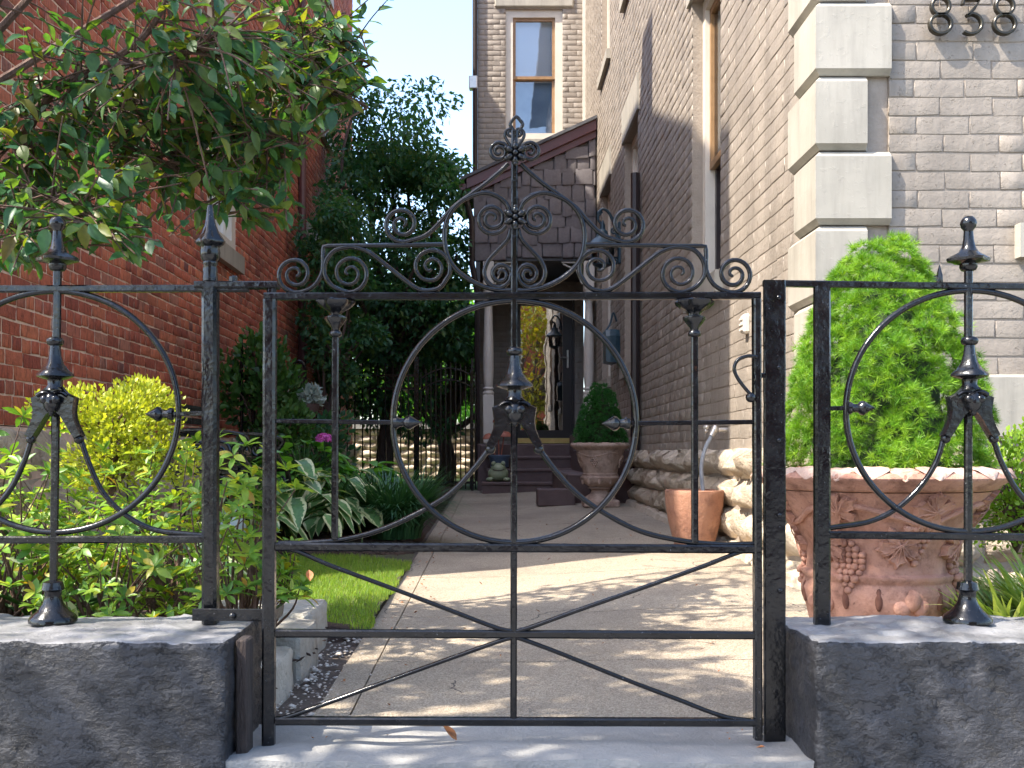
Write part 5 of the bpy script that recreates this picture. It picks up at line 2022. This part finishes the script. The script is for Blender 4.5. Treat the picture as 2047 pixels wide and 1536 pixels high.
# bark chips on the bed
items = []
for k in range(2600):
    x, y = rng.uniform(-2.3, -0.53), rng.uniform(2.75, 9.5)
    if LAWN[0] < x and LAWN[2] - 0.05 < y < LAWN[3] - 0.3:
        continue
    a = rng.uniform(0, 6.28)
    s = rng.uniform(0.015, 0.04)
    tl = rng.normal(size=2) * 0.3
    items.append((xform((x, y, bedz(x, y) + 0.010), (math.cos(a), math.sin(a), tl[0]), (-math.sin(a), math.cos(a), tl[1]), (0, 0, 1), (s * 1.8, s * 0.7, s * 0.5)), int(rng.integers(5))))
tag(pieces(None, 'bark_chips', PEB, items, 'mulch', 0, 'bark_chips', False), 'dark bark mulch chips covering the garden bed', 'mulch')

# dry litter on the path and threshold
items = []
for k in range(170):
    y = rng.uniform(2.35, 9.0)
    x = rng.uniform(-0.46, 1.38) if rng.random() < 0.5 else (-0.46 + abs(rng.normal()) * 0.12)
    if 2.35 < y < 2.62 and x > 0.8:
        continue
    a = rng.uniform(0, 6.28)
    s = rng.uniform(0.006, 0.022)
    items.append((xform((x, y, gz(x, y) + 0.019), (math.cos(a), math.sin(a), rng.normal() * 0.2), (-math.sin(a), math.cos(a), rng.normal() * 0.2), (0, 0, 1), (s, s, s)), 0))
tag(pieces(None, 'leaf_litter', [leaf_base(0.6, 2, fold=0.4, curl=0.4)], items, 'deadleaf', 0, 'leaf_litter', True), 'scattered bits of dry leaf on the path', 'litter')

# ------------------------------------------------------------------ shrubs and perennials
AZ = [leaf_base(0.36, 4, fold=0.18, curl=-0.22, peak=0.55), leaf_base(0.33, 4, fold=0.25, curl=-0.05, peak=0.55), leaf_base(0.40, 4, fold=0.1, curl=-0.35, peak=0.52)]


def branchy(t, base, tips, mat, r0=0.008, name='stem', bend=0.3, rs=None):
    m = MB()
    for p in tips:
        b, p = Vector(base), Vector(p)
        mid = b.lerp(p, 0.5) + Vector((rs.uniform(-1, 1), rs.uniform(-1, 1), rs.uniform(-0.3, 0.8))) * (p - b).length * bend * 0.3
        b2 = b + Vector((rs.uniform(-1, 1), rs.uniform(-1, 1), 0)) * 0.05
        pts = catmull([b2, mid, p], 5)
        m.tube(pts, [r0 * (1 - 0.75 * i / (len(pts) - 1)) for i in range(len(pts))], 5)
    return m.build(name, mat, t)


def azalea(c, rx, ry, h, n, label, seed, ls=0.05, cap=150):
    rs = np.random.default_rng(seed)
    rp = random.Random(seed)
    t = thing('azalea_shrub', c, label, 'shrub', 'azalea shrubs behind the fence')
    items, tips = [], []
    for k in range(n):
        a = rs.uniform(0, 2 * math.pi)
        el = math.asin(rs.uniform(0.0, 1.0))
        q = rs.uniform(0.55, 1.05)
        p = np.array([c[0] + rx * q * math.cos(a) * math.cos(el * 0.9), c[1] + ry * q * math.sin(a) * math.cos(el * 0.9), c[2] + h * (0.22 + 0.8 * q * math.sin(el) * rs.uniform(0.75, 1.05))])
        if p[1] < 2.72:
            p[1] = 2.72 + rs.uniform(0, 0.05)
        d = np.array([math.cos(a) * 0.5, math.sin(a) * 0.5, 1.1]) + rs.normal(size=3) * 0.3
        d /= np.linalg.norm(d)
        tips.append(p)
        x = np.cross(d, rs.normal(size=3))
        x /= np.linalg.norm(x)
        y = np.cross(d, x)
        m = int(rs.integers(6, 10))
        for j in range(m):
            b = 2 * math.pi * j / m + rs.uniform(-0.3, 0.3)
            inner = j % 3 == 0
            lift = rs.uniform(0.7, 1.5) if inner else rs.uniform(0.05, 0.6)
            ld = x * math.cos(b) + y * math.sin(b) + d * lift
            s = ls * rs.uniform(0.75, 1.2) * (0.7 if inner else 1)
            items.append((leaf_M(p - d * rs.uniform(0, 0.012), ld, d, s), int(rs.integers(3))))
    branchy(t, c, tips[:: 2], 'twig', 0.006, 'stems', 0.5, rp)
    pieces(t, 'leaf', AZ, items, 'l_azalea', cap, 'leaves', True)


def gpt(px, y, dz=0.0):
    x = (px - VX) / FPX * y
    return (x, y, bedz(x, y) + dz if x < 0 else gz(x, y) + dz)


azalea(gpt(20, 3.15), 0.30, 0.26, 0.70, 105, 'azalea shrub with fresh green whorls behind the ring of the fence by the red house', 31, 0.056, 200)
azalea(gpt(230, 3.02), 0.27, 0.22, 0.50, 85, 'low azalea shrub with bare lower stems under the fence spear point', 32, 0.052, 200)
azalea(gpt(345, 3.45), 0.28, 0.24, 0.70, 95, 'azalea shrub in front of the iron bench', 33, 0.054, 180)
azalea(gpt(478, 2.98), 0.19, 0.18, 0.72, 110, 'azalea shrub showing between the fence post and the gate hinge', 34, 0.053, 200)
azalea(gpt(110, 3.7), 0.30, 0.25, 0.64, 85, 'azalea shrub beside the golden privet', 35, 0.054, 150)


HO = [leaf_base(0.62, 6, fold=0.10, curl=-0.45, peak=0.38, wave=0.02), leaf_base(0.55, 6, fold=0.16, curl=-0.75, peak=0.40, wave=0.03), leaf_base(0.68, 6, fold=0.08, curl=-0.25, peak=0.36, wave=0.02)]


def hosta(c, n, size, label, seed, mat='l_hosta', name='hosta', bases=None, cat='hosta', group='hosta clumps in the garden bed', spread=1.0, hgt=1.0):
    rs = np.random.default_rng(seed)
    t = thing(name, c, label, cat, group)
    items = []
    m = MB()
    for k in range(n):
        a = rs.uniform(0, 2 * math.pi)
        q = math.sqrt((k + 0.5) / n)
        rad = size * (0.35 + 1.15 * q) * spread
        hh = size * (1.75 - 1.15 * q) * hgt * rs.uniform(0.85, 1.15)
        p = np.array([c[0] + rad * math.cos(a), c[1] + rad * math.sin(a), c[2] + max(0.05, hh)])
        d = np.array([math.cos(a), math.sin(a), 0.35 - (0.9 if mat == 'l_hosta' else 0.5) * q]) + rs.normal(size=3) * 0.18
        s = size * rs.uniform(0.85, 1.2)
        items.append((leaf_M(p, d, (0, 0, 1), s), int(rs.integers(len(bases or HO)))))
        m.tube(catmull([c, (c[0] + rad * 0.35 * math.cos(a), c[1] + rad * 0.35 * math.sin(a), c[2] + hh * 0.7), tuple(p)], 4), 0.006, 5)
    m.build('stalks', 'l_ivy', t)
    pieces(t, 'leaf', bases or HO, items, mat, 300, 'leaves', True)
    return t


for i, (px, y, n, s, lab) in enumerate(((70, 3.12, 18, 0.15, 'cream-edged hosta pushing through the azaleas at the curb'), (40, 4.1, 26, 0.20, 'cream-edged hosta behind the azaleas by the red house'), (200, 4.4, 24, 0.18, 'cream-edged hosta below the golden privet'), (330, 4.2, 22, 0.17, 'cream-edged hosta behind the low azalea'),
                                        (480, 6.3, 26, 0.20, 'cream-edged hosta next to the iron bench'), (585, 6.6, 70, 0.19, 'full cream-edged hosta at the rear edge of the lawn'), (676, 6.95, 60, 0.18, 'cream-edged hosta beside the dark mondo grass'), (380, 5.3, 22, 0.16, 'cream-edged hosta in front of the bench seat'))):
    hosta(gpt(px, y), n, s, lab, 50 + i, spread=1.25 if n > 50 else 1.0, hgt=1.45 if n > 50 else 1.0)
HY = [leaf_base(0.62, 5, fold=0.14, curl=-0.3, peak=0.42), leaf_base(0.56, 5, fold=0.2, curl=-0.5, peak=0.42)]
hosta(gpt(605, 7.7), 130, 0.19, 'leafy green hydrangea with a pink flower head behind the hostas', 71, 'l_hydr', 'hydrangea', HY, 'hydrangea', 'hydrangeas behind the hostas', 1.25, 1.85)
hosta(gpt(715, 7.9), 120, 0.18, 'leafy green hydrangea without flowers beside the dark mondo grass', 72, 'l_hydr', 'hydrangea', HY, 'hydrangea', 'hydrangeas behind the hostas', 1.25, 1.6)
fl_c = P(648, 879, 7.75)
hf = thing('hydrangea_flower', tuple(fl_c), 'round pink hydrangea flower head above the hostas', 'flower')
PET = [leaf_base(0.9, 3, fold=0.05, curl=-0.1, peak=0.55)]
items = []
for k in range(150):
    d = rvec()
    d[2] = abs(d[2]) * 1.0 - 0.25
    p = np.array(fl_c) + d / np.linalg.norm(d) * np.array([0.055, 0.055, 0.04])
    for j in range(3):
        items.append((leaf_M(p, rvec() + d * 0.3, d, 0.016), 0))
pieces(hf, 'petals', PET, items, 'pink', 0, 'petals', True)
MB().tube([tuple(fl_c), (fl_c.x + 0.02, fl_c.y + 0.03, 0.3)], 0.006, 5).build('stalk', 'l_ivy', hf)

ARCH = []
for s in range(5):
    V, F = [], []
    th = 0.9 + 0.32 * s
    for i in range(7):
        t = i / 6
        a = th * t
        z_ = math.sin(a) / th * 1.2
        y = (1 - math.cos(a)) / th * 1.2 + 0.15 * t
        w = 0.020 * (1 - t ** 2.2) + 0.002
        V += [(-w, y, z_), (w, y, z_)]
    for i in range(6):
        F.append((2 * i, 2 * i + 1, 2 * i + 3, 2 * i + 2))
    ARCH.append((V, F, None))


def tuft_grass(name, c, n, ln, spread, mat, label, cat, seed, wide=1.0):
    rs = np.random.default_rng(seed)
    t = thing(name, c, label, cat)
    items = []
    for k in range(n):
        a = rs.uniform(0, 6.283)
        q = spread * math.sqrt(rs.random())
        b = a + rs.normal() * 0.5
        x, y = c[0] + q * math.cos(a), c[1] + q * math.sin(a)
        s = ln * rs.uniform(0.65, 1.15)
        items.append((xform((x, y, c[2]), (math.sin(b), -math.cos(b), 0), (math.cos(b), math.sin(b), rs.normal() * 0.1), (0, 0, 1), (s * wide, s, s)), int(rs.integers(5))))
    pieces(t, 'blades', ARCH, items, mat, 0, 'blades', True)


tuft_grass('mondo_grass', gpt(790, 6.95), 1500, 0.40, 0.17, 'l_lirio', 'dark green arching mondo grass clump at the edge of the path', 'grass', 81, 1.0)
tuft_grass('mondo_grass', gpt(745, 7.35), 900, 0.38, 0.16, 'l_lirio', 'dark mondo grass clump against the hydrangea leaves', 'grass', 82, 1.0)
tuft_grass('lilyturf', (1.62, 3.2, 0.04), 420, 0.25, 0.10, 'l_vlirio', 'yellow-green striped lilyturf behind the curb beside the big pot', 'lilyturf', 83, 1.7)
tuft_grass('lilyturf', (1.84, 3.32, 0.04), 480, 0.30, 0.13, 'l_vlirio', 'yellow-green striped lilyturf under the boxwood', 'lilyturf', 84, 1.7)

SM = [leaf_base(0.72, 3, fold=0.15, curl=-0.2, peak=0.5), leaf_base(0.62, 3, fold=0.3, curl=0.1, peak=0.5)]


def dense_bush(name, c, rx, ry, rz, n, ls, mat, label, cat, seed, lumps=16, rest='leaves', stem='twig'):
    rs = np.random.default_rng(seed)
    t = thing(name, (c[0], c[1], c[2] - rz), label, cat)
    items = []
    cent = []
    for k in range(lumps):
        d = rs.normal(size=3)
        d /= np.linalg.norm(d)
        cent.append(np.array(c) + d * np.array([rx, ry, rz]) * rs.uniform(0.4, 0.98))
    for k in range(n):
        cc = cent[int(rs.integers(lumps))]
        d = rs.normal(size=3)
        d /= np.linalg.norm(d)
        p = cc + d * np.array([rx, ry, rz]) * 0.42 * rs.uniform(0.6, 1.05)
        out = (p - np.array(c))
        out /= np.linalg.norm(out) + 1e-6
        items.append((leaf_M(p, out * 0.7 + d * 0.6 + np.array([0, 0, 0.5]) + rs.normal(size=3) * 0.4, out + rs.normal(size=3) * 0.4, ls * rs.uniform(0.7, 1.25)), int(rs.integers(2))))
    m = MB()
    for cc in cent:
        m.tube(catmull([(c[0], c[1], c[2] - rz), tuple((np.array(c) + cc) / 2), tuple(cc)], 4), 0.006, 5)
    m.build('stems', stem, t)
    pieces(t, rest, SM, items, mat, 0, rest, True)
    return t


g = P(222, 882, 4.65)
dense_bush('golden_privet', tuple(g), 0.34, 0.27, 0.25, 5600, 0.024, 'l_gold', 'yellow-green privet bush in front of the red brick wall', 'shrub', 91, 20)
g = P(2030, 975, 3.75)
dense_bush('boxwood', tuple(g), 0.22, 0.22, 0.24, 3200, 0.022, 'l_box', 'bright green boxwood against the house front beside the big pot', 'shrub', 92, 18)

# ivy over a trellis by the red house
iv = P(520, 800, 9.0)
dense_bush('trellis_ivy', (iv.x, iv.y, iv.z), 0.40, 0.22, 0.52, 2400, 0.065, 'l_ivy', 'dark green ivy mounded over a black trellis beside the red brick wall', 'ivy', 93, 22)
trl = thing('garden_trellis', (iv.x, 9.0, 0.1), 'square-topped black metal trellis inside the ivy', 'trellis')
m = MB()
x0, x1, zt = P(483, 0, 9).x, P(506, 0, 9).x, P(0, 674, 9).z
m.bar([(x0, 9.0, 0.1), (x0, 9.0, zt), (x1, 9.0, zt), (x1, 9.0, 0.1)], 0.025, 0.025)
m.build('frame', 'iron', trl, False)
for k in range(7):
    MB().bar([(x0 + 0.014, 9.0, 0.4 + k * 0.19), (x1 - 0.014, 9.0, 0.4 + k * 0.19)], 0.012, 0.012).build('rung', 'iron', trl, False)
arx = P(597, 0, 11).x
art = thing('arched_trellis', (arx, 11.0, 0.1), 'narrow round-topped black iron trellis near the red house corner', 'trellis')
pts = [Vector((arx - 0.07, 11, 0.1))] + [Vector((arx - 0.07 * math.cos(a), 11, 1.58 + 0.10 * math.sin(a))) for a in [i * math.pi / 10 for i in range(11)]] + [Vector((arx + 0.07, 11, 0.1))]
MB().bar(pts, 0.03, 0.03).build('frame', 'iron', art, False)
for k in range(6):
    MB().tube([Vector((arx + 0.028 * math.cos(t), 11, 0.55 + k * 0.18 + 0.06 * math.sin(t))) for t in [i * math.pi / 6 for i in range(12)]], 0.007, 5, True).build('ring', 'iron', art)

dm = P(608, 808, 9.3)
bk2 = thing('hanging_basket', (dm.x, dm.y, dm.z - 0.12), 'brown basket on a thin black pole beside the ivy', 'basket')
MB().lathe([(0.05, -0.16), (0.11, -0.10), (0.135, -0.02), (0.14, 0.0), (0.12, 0.0)], 20, tuple(dm)).build('bowl', 'brown', bk2)
MB().tube([(dm.x - 0.14, dm.y + 0.05, 0.1), (dm.x - 0.14, dm.y + 0.05, dm.z + 0.02), (dm.x - 0.08, dm.y, dm.z - 0.02)], 0.010, 6).build('pole', 'iron', bk2)
dense_bush('dusty_miller', (dm.x, dm.y, dm.z + 0.045), 0.15, 0.15, 0.09, 420, 0.055, 'l_silver', 'silvery dusty miller plant in the brown basket', 'plant', 94, 8)
sh = P(560, 870, 8.8)
dense_bush('shade_shrub', (sh.x, sh.y, 0.66), 0.42, 0.25, 0.40, 900, 0.06, 'l_ivy', 'loose dark shrub under the hanging basket', 'shrub', 95, 14)
dense_bush('shade_shrub', (-1.75, 10.3, 0.62), 0.45, 0.35, 0.46, 900, 0.07, 'l_dark', 'very dark shrub in the shade before the back fence', 'shrub', 96, 14)

# garden stake: wire heart with a pale disc
gs = P(255, 775, 5.0)
st = thing('garden_stake', (gs.x, 5.0, 0.15), 'wire heart garden stake with a pale disc above the golden privet', 'ornament')
MB().tube([(gs.x, 5.0, 0.15), (gs.x, 5.0, gs.z - 0.04)], 0.004, 5).build('rod', 'iron', st)
for s in (-1, 1):
    pts = catmull([(gs.x, 5, gs.z - 0.05), (gs.x + s * 0.045, 5, gs.z + 0.01), (gs.x + s * 0.035, 5, gs.z + 0.05), (gs.x + s * 0.01, 5, gs.z + 0.045), (gs.x + s * 0.012, 5, gs.z + 0.02)], 6)
    MB().tube(pts, 0.003, 5).build('wire', 'twig', st)
MB().ball((gs.x - 0.01, 4.995, gs.z - 0.008), (0.022, 0.004, 0.028), 14, 8).build('disc', 'white', st)

# iron bench seen from its end
b0 = P(350, 0, 6.1).x
b1 = P(520, 0, 6.1).x
bzz = bedz(-1.6, 6.3)
be = thing('iron_bench', ((b0 + b1) / 2, 6.5, bzz), 'black cast iron bench with scrolled ends in the garden bed', 'bench')
sz = bzz + 0.44
for k in range(8):
    x = b0 + 0.05 + k * (b1 - b0 - 0.06) / 7.5
    MB().box(x, x + 0.045, 6.02, 7.08, sz, sz + 0.018, 0.003).build('seat_slat', 'iron', be, False)
for k in range(4):
    MB().box(b0 - 0.03 - 0.02 * k, b0 - 0.012 - 0.02 * k, 6.02, 7.08, sz + 0.12 + k * 0.085, sz + 0.16 + k * 0.085, 0.003).build('back_slat', 'iron', be, False)
for y in (6.05, 7.05):
    e = MB()
    e.bar(catmull([(b1 - 0.06, y, bzz - 0.02), (b1 - 0.09, y, bzz + 0.12), (b1 - 0.02, y, bzz + 0.30), (b1 - 0.03, y, sz)], 6), 0.035, 0.03)
    e.bar(catmull([(b0 - 0.04, y, bzz - 0.02), (b0 + 0.06, y, bzz + 0.2), (b0 + 0.0, y, sz), (b0 - 0.06, y, sz + 0.25), (b0 - 0.10, y, sz + 0.45)], 6), 0.035, 0.03)
    e.bar([(b0, y, sz - 0.01), (b1, y, sz - 0.01)], 0.03, 0.03)
    e.build('end_frame', 'iron', be)
    a = catmull([(b0 - 0.05, y, sz + 0.22), (b0 + 0.12, y, sz + 0.24), (b1 - 0.14, y, sz + 0.22), (b1 - 0.06, y, sz + 0.18), (b1 - 0.10, y, sz + 0.10), (b1 - 0.03, y, sz)], 6)
    MB().bar(a, 0.025, 0.035).build('armrest', 'iron', be)
    for (cx, cz) in ((b0 + 0.14, sz + 0.12), (b0 + 0.28, sz + 0.12), (b1 - 0.1, sz - 0.10), (b1 - 0.22, sz - 0.09)):
        pts = [Vector((cx + 0.06 * (1 - t) * math.cos(t * 11), y, cz + 0.06 * (1 - t) * math.sin(t * 11))) for t in [i / 24 for i in range(22)]]
        MB().tube(pts, 0.010, 6).build('scroll', 'iron', be)
tp = gpt(448, 5.75)
tl = thing('teal_pot', tp, 'pale teal glazed pot under the iron bench seat', 'pot')
MB().lathe([(0.06, 0), (0.09, 0.02), (0.12, 0.10), (0.12, 0.17), (0.09, 0.22), (0.10, 0.235), (0.085, 0.24)], 24, tp).build('body', 'tealpot', tl)
for k in range(3):
    MB().tube([Vector((tp[0] + 0.02 + 0.03 * math.cos(t) * (k + 1) / 3, tp[1] - 0.118, tp[2] + 0.12 + 0.04 * math.sin(t) * (k + 1) / 3)) for t in [i * math.pi / 8 for i in range(16)]], 0.004, 5, True).build('swirl', 'terra2', tl)

# black iron ornament behind the big spruce
io = P(1858, 560, 4.1)
orn = thing('iron_ornament', (io.x, 4.1, 0.1), 'black iron flame-topped garden ornament behind the big spruce', 'ornament')
MB().tube([(io.x, 4.1, 0.05), (io.x, 4.1, io.z - 0.03)], 0.008, 6).build('rod', 'iron', orn)
for (dx, hh, wd) in ((-0.045, 0.06, 0.03), (0.0, 0.045, 0.05), (0.04, 0.07, 0.018)):
    m = MB()
    m.lathe([(0.004, -0.03), (wd * 0.8, 0.0), (wd * 0.7, hh * 0.4), (0.002, hh)], 8, (io.x + dx, 4.1, io.z - 0.01))
    m.build('flame', 'iron', orn)

# ------------------------------------------------------------------ trees
LF = [leaf_base(0.52, 4, fold=0.14, curl=-0.22, peak=0.45), leaf_base(0.42, 4, fold=0.26, curl=-0.45, peak=0.42), leaf_base(0.56, 4, fold=0.08, curl=-0.1, peak=0.45), leaf_base(0.46, 4, fold=0.3, curl=0.15, peak=0.48, wave=0.04)]


def limb(m, a, b, r0, r1, rs, sag=0.1, k=6):
    a, b = Vector(a), Vector(b)
    L = (b - a).length
    mid = a.lerp(b, 0.5) + Vector((rs.normal(), rs.normal(), abs(rs.normal()))) * L * sag
    pts = catmull([a, mid, b], k)
    m.tube(pts, [r0 + (r1 - r0) * i / (len(pts) - 1) for i in range(len(pts))], 7)
    return pts


# the dogwood that hangs into the picture: limbs, twigs, hanging leaves
dw = thing('dogwood_tree', (-2.28, 3.45, 0.1), 'leafy dogwood whose drooping branches hang in front of the red brick wall', 'tree')
rs = np.random.default_rng(101)
m = MB()
tb = Vector((-2.28, 3.45, 0.05))
tk = catmull([tb, (-2.25, 3.47, 0.7), (-2.16, 3.5, 1.3), (-2.05, 3.52, 1.75)], 6)
m.tube(tk, [0.075 - 0.02 * i / len(tk) for i in range(len(tk))], 10)
m.build('trunk', 'twig', dw)
lm = MB()
ends = []
crotch = Vector((-2.05, 3.52, 1.75))
fork = P(-40, 430, 3.6)
A = [[tk[10], fork, P(0, 385, 3.6), P(22, 352, 3.6), P(42, 295, 3.58), P(75, 222, 3.55), P(120, 175, 3.5), P(208, 130, 3.5), P(300, 60, 3.45), P(360, -60, 3.4)],
     [fork, P(60, 330, 3.7), P(122, 267, 3.7), P(186, 230, 3.7), P(262, 200, 3.7), P(400, 150, 3.75), P(550, 105, 3.8), P(690, 25, 3.85)],
     [P(122, 267, 3.7), P(230, 290, 3.65), P(340, 330, 3.6), P(430, 380, 3.55), P(500, 440, 3.55)],
     [P(262, 200, 3.7), P(380, 230, 3.65), P(500, 250, 3.6), P(600, 290, 3.6)],
     [P(400, 150, 3.75), P(520, 150, 3.7), P(640, 180, 3.7), P(735, 215, 3.7)],
     [P(22, 352, 3.6), P(90, 390, 3.4), P(170, 430, 3.3), P(230, 480, 3.25)], [fork, P(-10, 440, 3.4), P(40, 470, 3.3), P(90, 500, 3.3)],
     [P(208, 130, 3.5), P(330, 120, 3.3), P(450, 60, 3.2)],
     [P(500, 250, 3.6), P(560, 300, 3.7), P(560, 380, 3.75), P(545, 440, 3.75)], [P(550, 105, 3.8), P(650, 90, 3.9), P(740, 130, 3.95)]]
for i, a in enumerate(A):
    pts = catmull(a, 6)
    r0 = (0.030, 0.022, 0.012, 0.011, 0.010, 0.012, 0.010, 0.011, 0.008, 0.008)[i]
    lm.tube(pts, [r0 * (1 - 0.75 * j / (len(pts) - 1)) for j in range(len(pts))], 7)
    ends.append(pts)
# limbs that rise above the picture
for k in range(11):
    e = Vector((rs.uniform(-1.9, -0.55), rs.uniform(2.1, 4.6), rs.uniform(2.6, 4.4)))
    ends.append(limb(lm, crotch, e, 0.016, 0.006, rs, 0.12))
items = []
twg = MB()
poly = [(-120, -300), (745, -300), (700, -10), (760, 120), (745, 190), (660, 250), (610, 310), (580, 350), (570, 400), (575, 475), (460, 450), (400, 440), (380, 470), (330, 480), (255, 545), (225, 500), (130, 470), (60, 540), (-120, 560)]


def inside(x, y):
    c = False
    n = len(poly)
    for i in range(n):
        (x1, y1), (x2, y2) = poly[i], poly[(i + 1) % n]
        if (y1 > y) != (y2 > y) and x < (x2 - x1) * (y - y1) / (y2 - y1) + x1:
            c = not c
    return c


count = 0
for _ in range(9000):
    pts = ends[int(rs.integers(len(ends)))] if rs.random() < 0.34 else ends[int(rs.integers(10))]
    o = pts[int(rs.integers(len(pts) // 4, len(pts)))]
    d = rs.normal(size=3) * np.array([1.0, 0.9, 0.55]) + np.array([0.25, 0, -0.12])
    d /= np.linalg.norm(d)
    L = rs.uniform(0.12, 0.42)
    e = np.array(o) + d * L + np.array([0, 0, -0.12 * L])
    px, py = VX + e[0] / e[1] * FPX, VY - (e[2] - EYE) / e[1] * FPX
    if e[2] < 2.35 and not inside(px, py):
        continue
    count += 1
    if count > 820:
        break
    mid = (np.array(o) + e) / 2 + np.array([0, 0, 0.05 * L])
    tw = catmull([tuple(o), tuple(mid), tuple(e)], 5)
    twg.tube(tw, [0.0042 - 0.002 * i / len(tw) for i in range(len(tw))], 4)
    nl = int(rs.integers(4, 8))
    for j in range(nl):
        q = tw[min(len(tw) - 1, int((0.35 + 0.65 * j / nl) * len(tw)))]
        ld = d * 0.9 + rs.normal(size=3) * 0.55 + np.array([0.25, -0.05, -0.5])
        up = np.array([0.0, -0.35, 0.9]) + rs.normal(size=3) * 0.35
        items.append((leaf_M(np.array(q), ld, up, rs.uniform(0.040, 0.088)), int(rs.integers(4))))
lm.build('limbs', 'twig', dw)
twg.build('twigs', 'twig', dw)['kind'] = 'stuff'
pieces(dw, 'leaf', LF, items, 'l_tree', 300, 'leaves', True)


def leafy_tree(name, base, trunk_top, r0, cent, radii, n, lumps, ls, mat, label, seed, bark='bark', limbs=None, flat=0.6, bases=LF, lump_r=0.34, keep=None, group=None):
    rs = np.random.default_rng(seed)
    t = thing(name, base, label, 'tree', group)
    m = MB()
    tp_ = Vector(trunk_top)
    pts = catmull([base, Vector(base).lerp(tp_, 0.5) + Vector((rs.normal() * 0.04, 0, 0)), tp_], 6)
    m.tube(pts, [r0 * (1.25 if i == 0 else 1 - 0.3 * i / len(pts)) for i in range(len(pts))], 12)
    m.build('trunk', bark, t)
    m = MB()
    items = []
    cents = []
    tries = 0
    while len(cents) < lumps and tries < 5000:
        tries += 1
        d = rs.normal(size=3)
        d /= np.linalg.norm(d)
        c = np.array(cent) + d * np.array(radii) * rs.uniform(0.3, 0.95) ** 0.7
        if keep is not None and not keep(c):
            continue
        cents.append(c)
    for i, c in enumerate(cents):
        if i % 2 == 0:
            limb(m, tp_ if i % 4 else pts[-3], tuple(c), r0 * 0.34, 0.012, rs, 0.10, 5)
    if limbs:
        for a in limbs:
            q = catmull(a, 6)
            m.tube(q, [r0 * 0.42 * (1 - 0.6 * j / len(q)) for j in range(len(q))], 8)
    m.build('limbs', bark, t)
    per = n // lumps
    for c in cents:
        sz = np.array(radii) * lump_r * rs.uniform(0.7, 1.3)
        sz[2] *= flat
        for k in range(per):
            d = rs.normal(size=3)
            d /= np.linalg.norm(d)
            p = c + d * sz * rs.uniform(0.25, 1.0) ** 0.6
            if keep is not None and not keep(p):
                continue
            ld = d * 0.6 + rs.normal(size=3) * 0.5 + np.array([0, 0, -0.25])
            up = np.array([0, 0, 1.0]) + rs.normal(size=3) * 0.5
            items.append((leaf_M(p, ld, up, ls * rs.uniform(0.7, 1.25)), int(rs.integers(len(bases)))))
    pieces(t, 'crown', bases, items, mat, 0, 'crown', True)
    return t


NB = [leaf_base(0.58, 2, fold=0.15, curl=-0.2, peak=0.45), leaf_base(0.48, 2, fold=0.2, curl=-0.3, peak=0.42)]
clear = lambda p: p[0] > -2.42 and (p[0] < -0.5 + 0.12 * max(0, p[2] - 4) or p[1] < 13.6)
leafy_tree('dark_maple', (-1.62, 14.9, 0.16), (-1.35, 14.8, 2.4), 0.13, (-1.4, 14.9, 3.55), (1.45, 1.1, 2.9), 26000, 84, 0.10, 'l_dark', 'tall dark layered maple between the red house and the porch', 111, flat=0.28, bases=NB, lump_r=0.36, keep=lambda p: p[0] > -2.42 and p[0] < -0.34)
leafy_tree('dark_maple', (-2.1, 12.6, 0.15), (-2.0, 12.6, 1.3), 0.05, (-1.95, 12.9, 2.75), (0.55, 0.7, 1.5), 6000, 34, 0.085, 'l_dark', 'small blue-green maple against the red house corner', 112, flat=0.3, bases=NB, lump_r=0.45, keep=lambda p: p[0] > -2.42)
lg = [[P(885, 870, 16.4), P(860, 845, 16.3), P(840, 815, 16.2), P(820, 780, 16.0)], [P(892, 868, 16.4), P(925, 850, 16.4), P(958, 825, 16.4), P(1000, 790, 16.4)], [P(888, 880, 16.4), P(900, 820, 16.5), P(920, 770, 16.5)], [P(880, 880, 16.4), P(870, 800, 16.5), P(880, 740, 16.5)]]
leafy_tree('yard_tree', (P(888, 975, 16.4).x, 16.4, 0.16), tuple(P(886, 872, 16.4)), 0.15, (-0.85, 16.7, 2.4), (0.95, 0.7, 0.95), 4200, 30, 0.10, 'l_ivy', 'spreading tree with a stout trunk behind the arched back gate', 113, limbs=lg, flat=0.4, bases=NB, keep=lambda p: p[0] < -0.30 and p[2] > 1.35)
leafy_tree('sunlit_tree', (-1.6, 22.5, 0.16), (-1.6, 22.5, 1.8), 0.12, (-1.4, 22.3, 2.9), (1.7, 1.0, 1.9), 9000, 46, 0.13, 'l_bright', 'bright sunlit green tree beyond the back fence', 114, flat=0.6, bases=NB, group=None)
leafy_tree('sunlit_tree', (0.4, 24.5, 0.16), (0.4, 24.5, 1.9), 0.12, (-0.2, 24.3, 2.8), (1.5, 1.0, 1.9), 6500, 36, 0.13, 'l_bright', 'bright sunlit green tree peeping past the porch downspout', 115, flat=0.6, bases=NB)
leafy_tree('boundary_tree', (-3.6, 27, 0.16), (-3.6, 27, 2.6), 0.16, (-3.0, 27, 3.8), (2.6, 1.2, 2.3), 7000, 40, 0.17, 'l_ivy', 'broad green tree far behind the retaining wall', 116, flat=0.6, bases=NB)

# street trees behind the camera: they shade the pavement and show in the door glass
leafy_tree('street_tree', (-4.3, -0.6, -0.03), (-4.2, -0.5, 2.9), 0.16, (-2.9, 1.45, 4.6), (1.15, 1.0, 0.9), 2300, 36, 0.12, 'l_tree', 'street tree at the kerb that shades the pavement by the gate', 117, flat=0.5, bases=NB, lump_r=0.26)
leafy_tree('street_tree', (1.6, -12.6, -0.03), (1.6, -12.6, 2.6), 0.2, (1.6, -12.6, 4.6), (3.2, 2.2, 2.6), 9000, 60, 0.18, 'l_yellow', 'yellow-green street tree across the road facing the porch door', 118, flat=0.6, bases=NB)
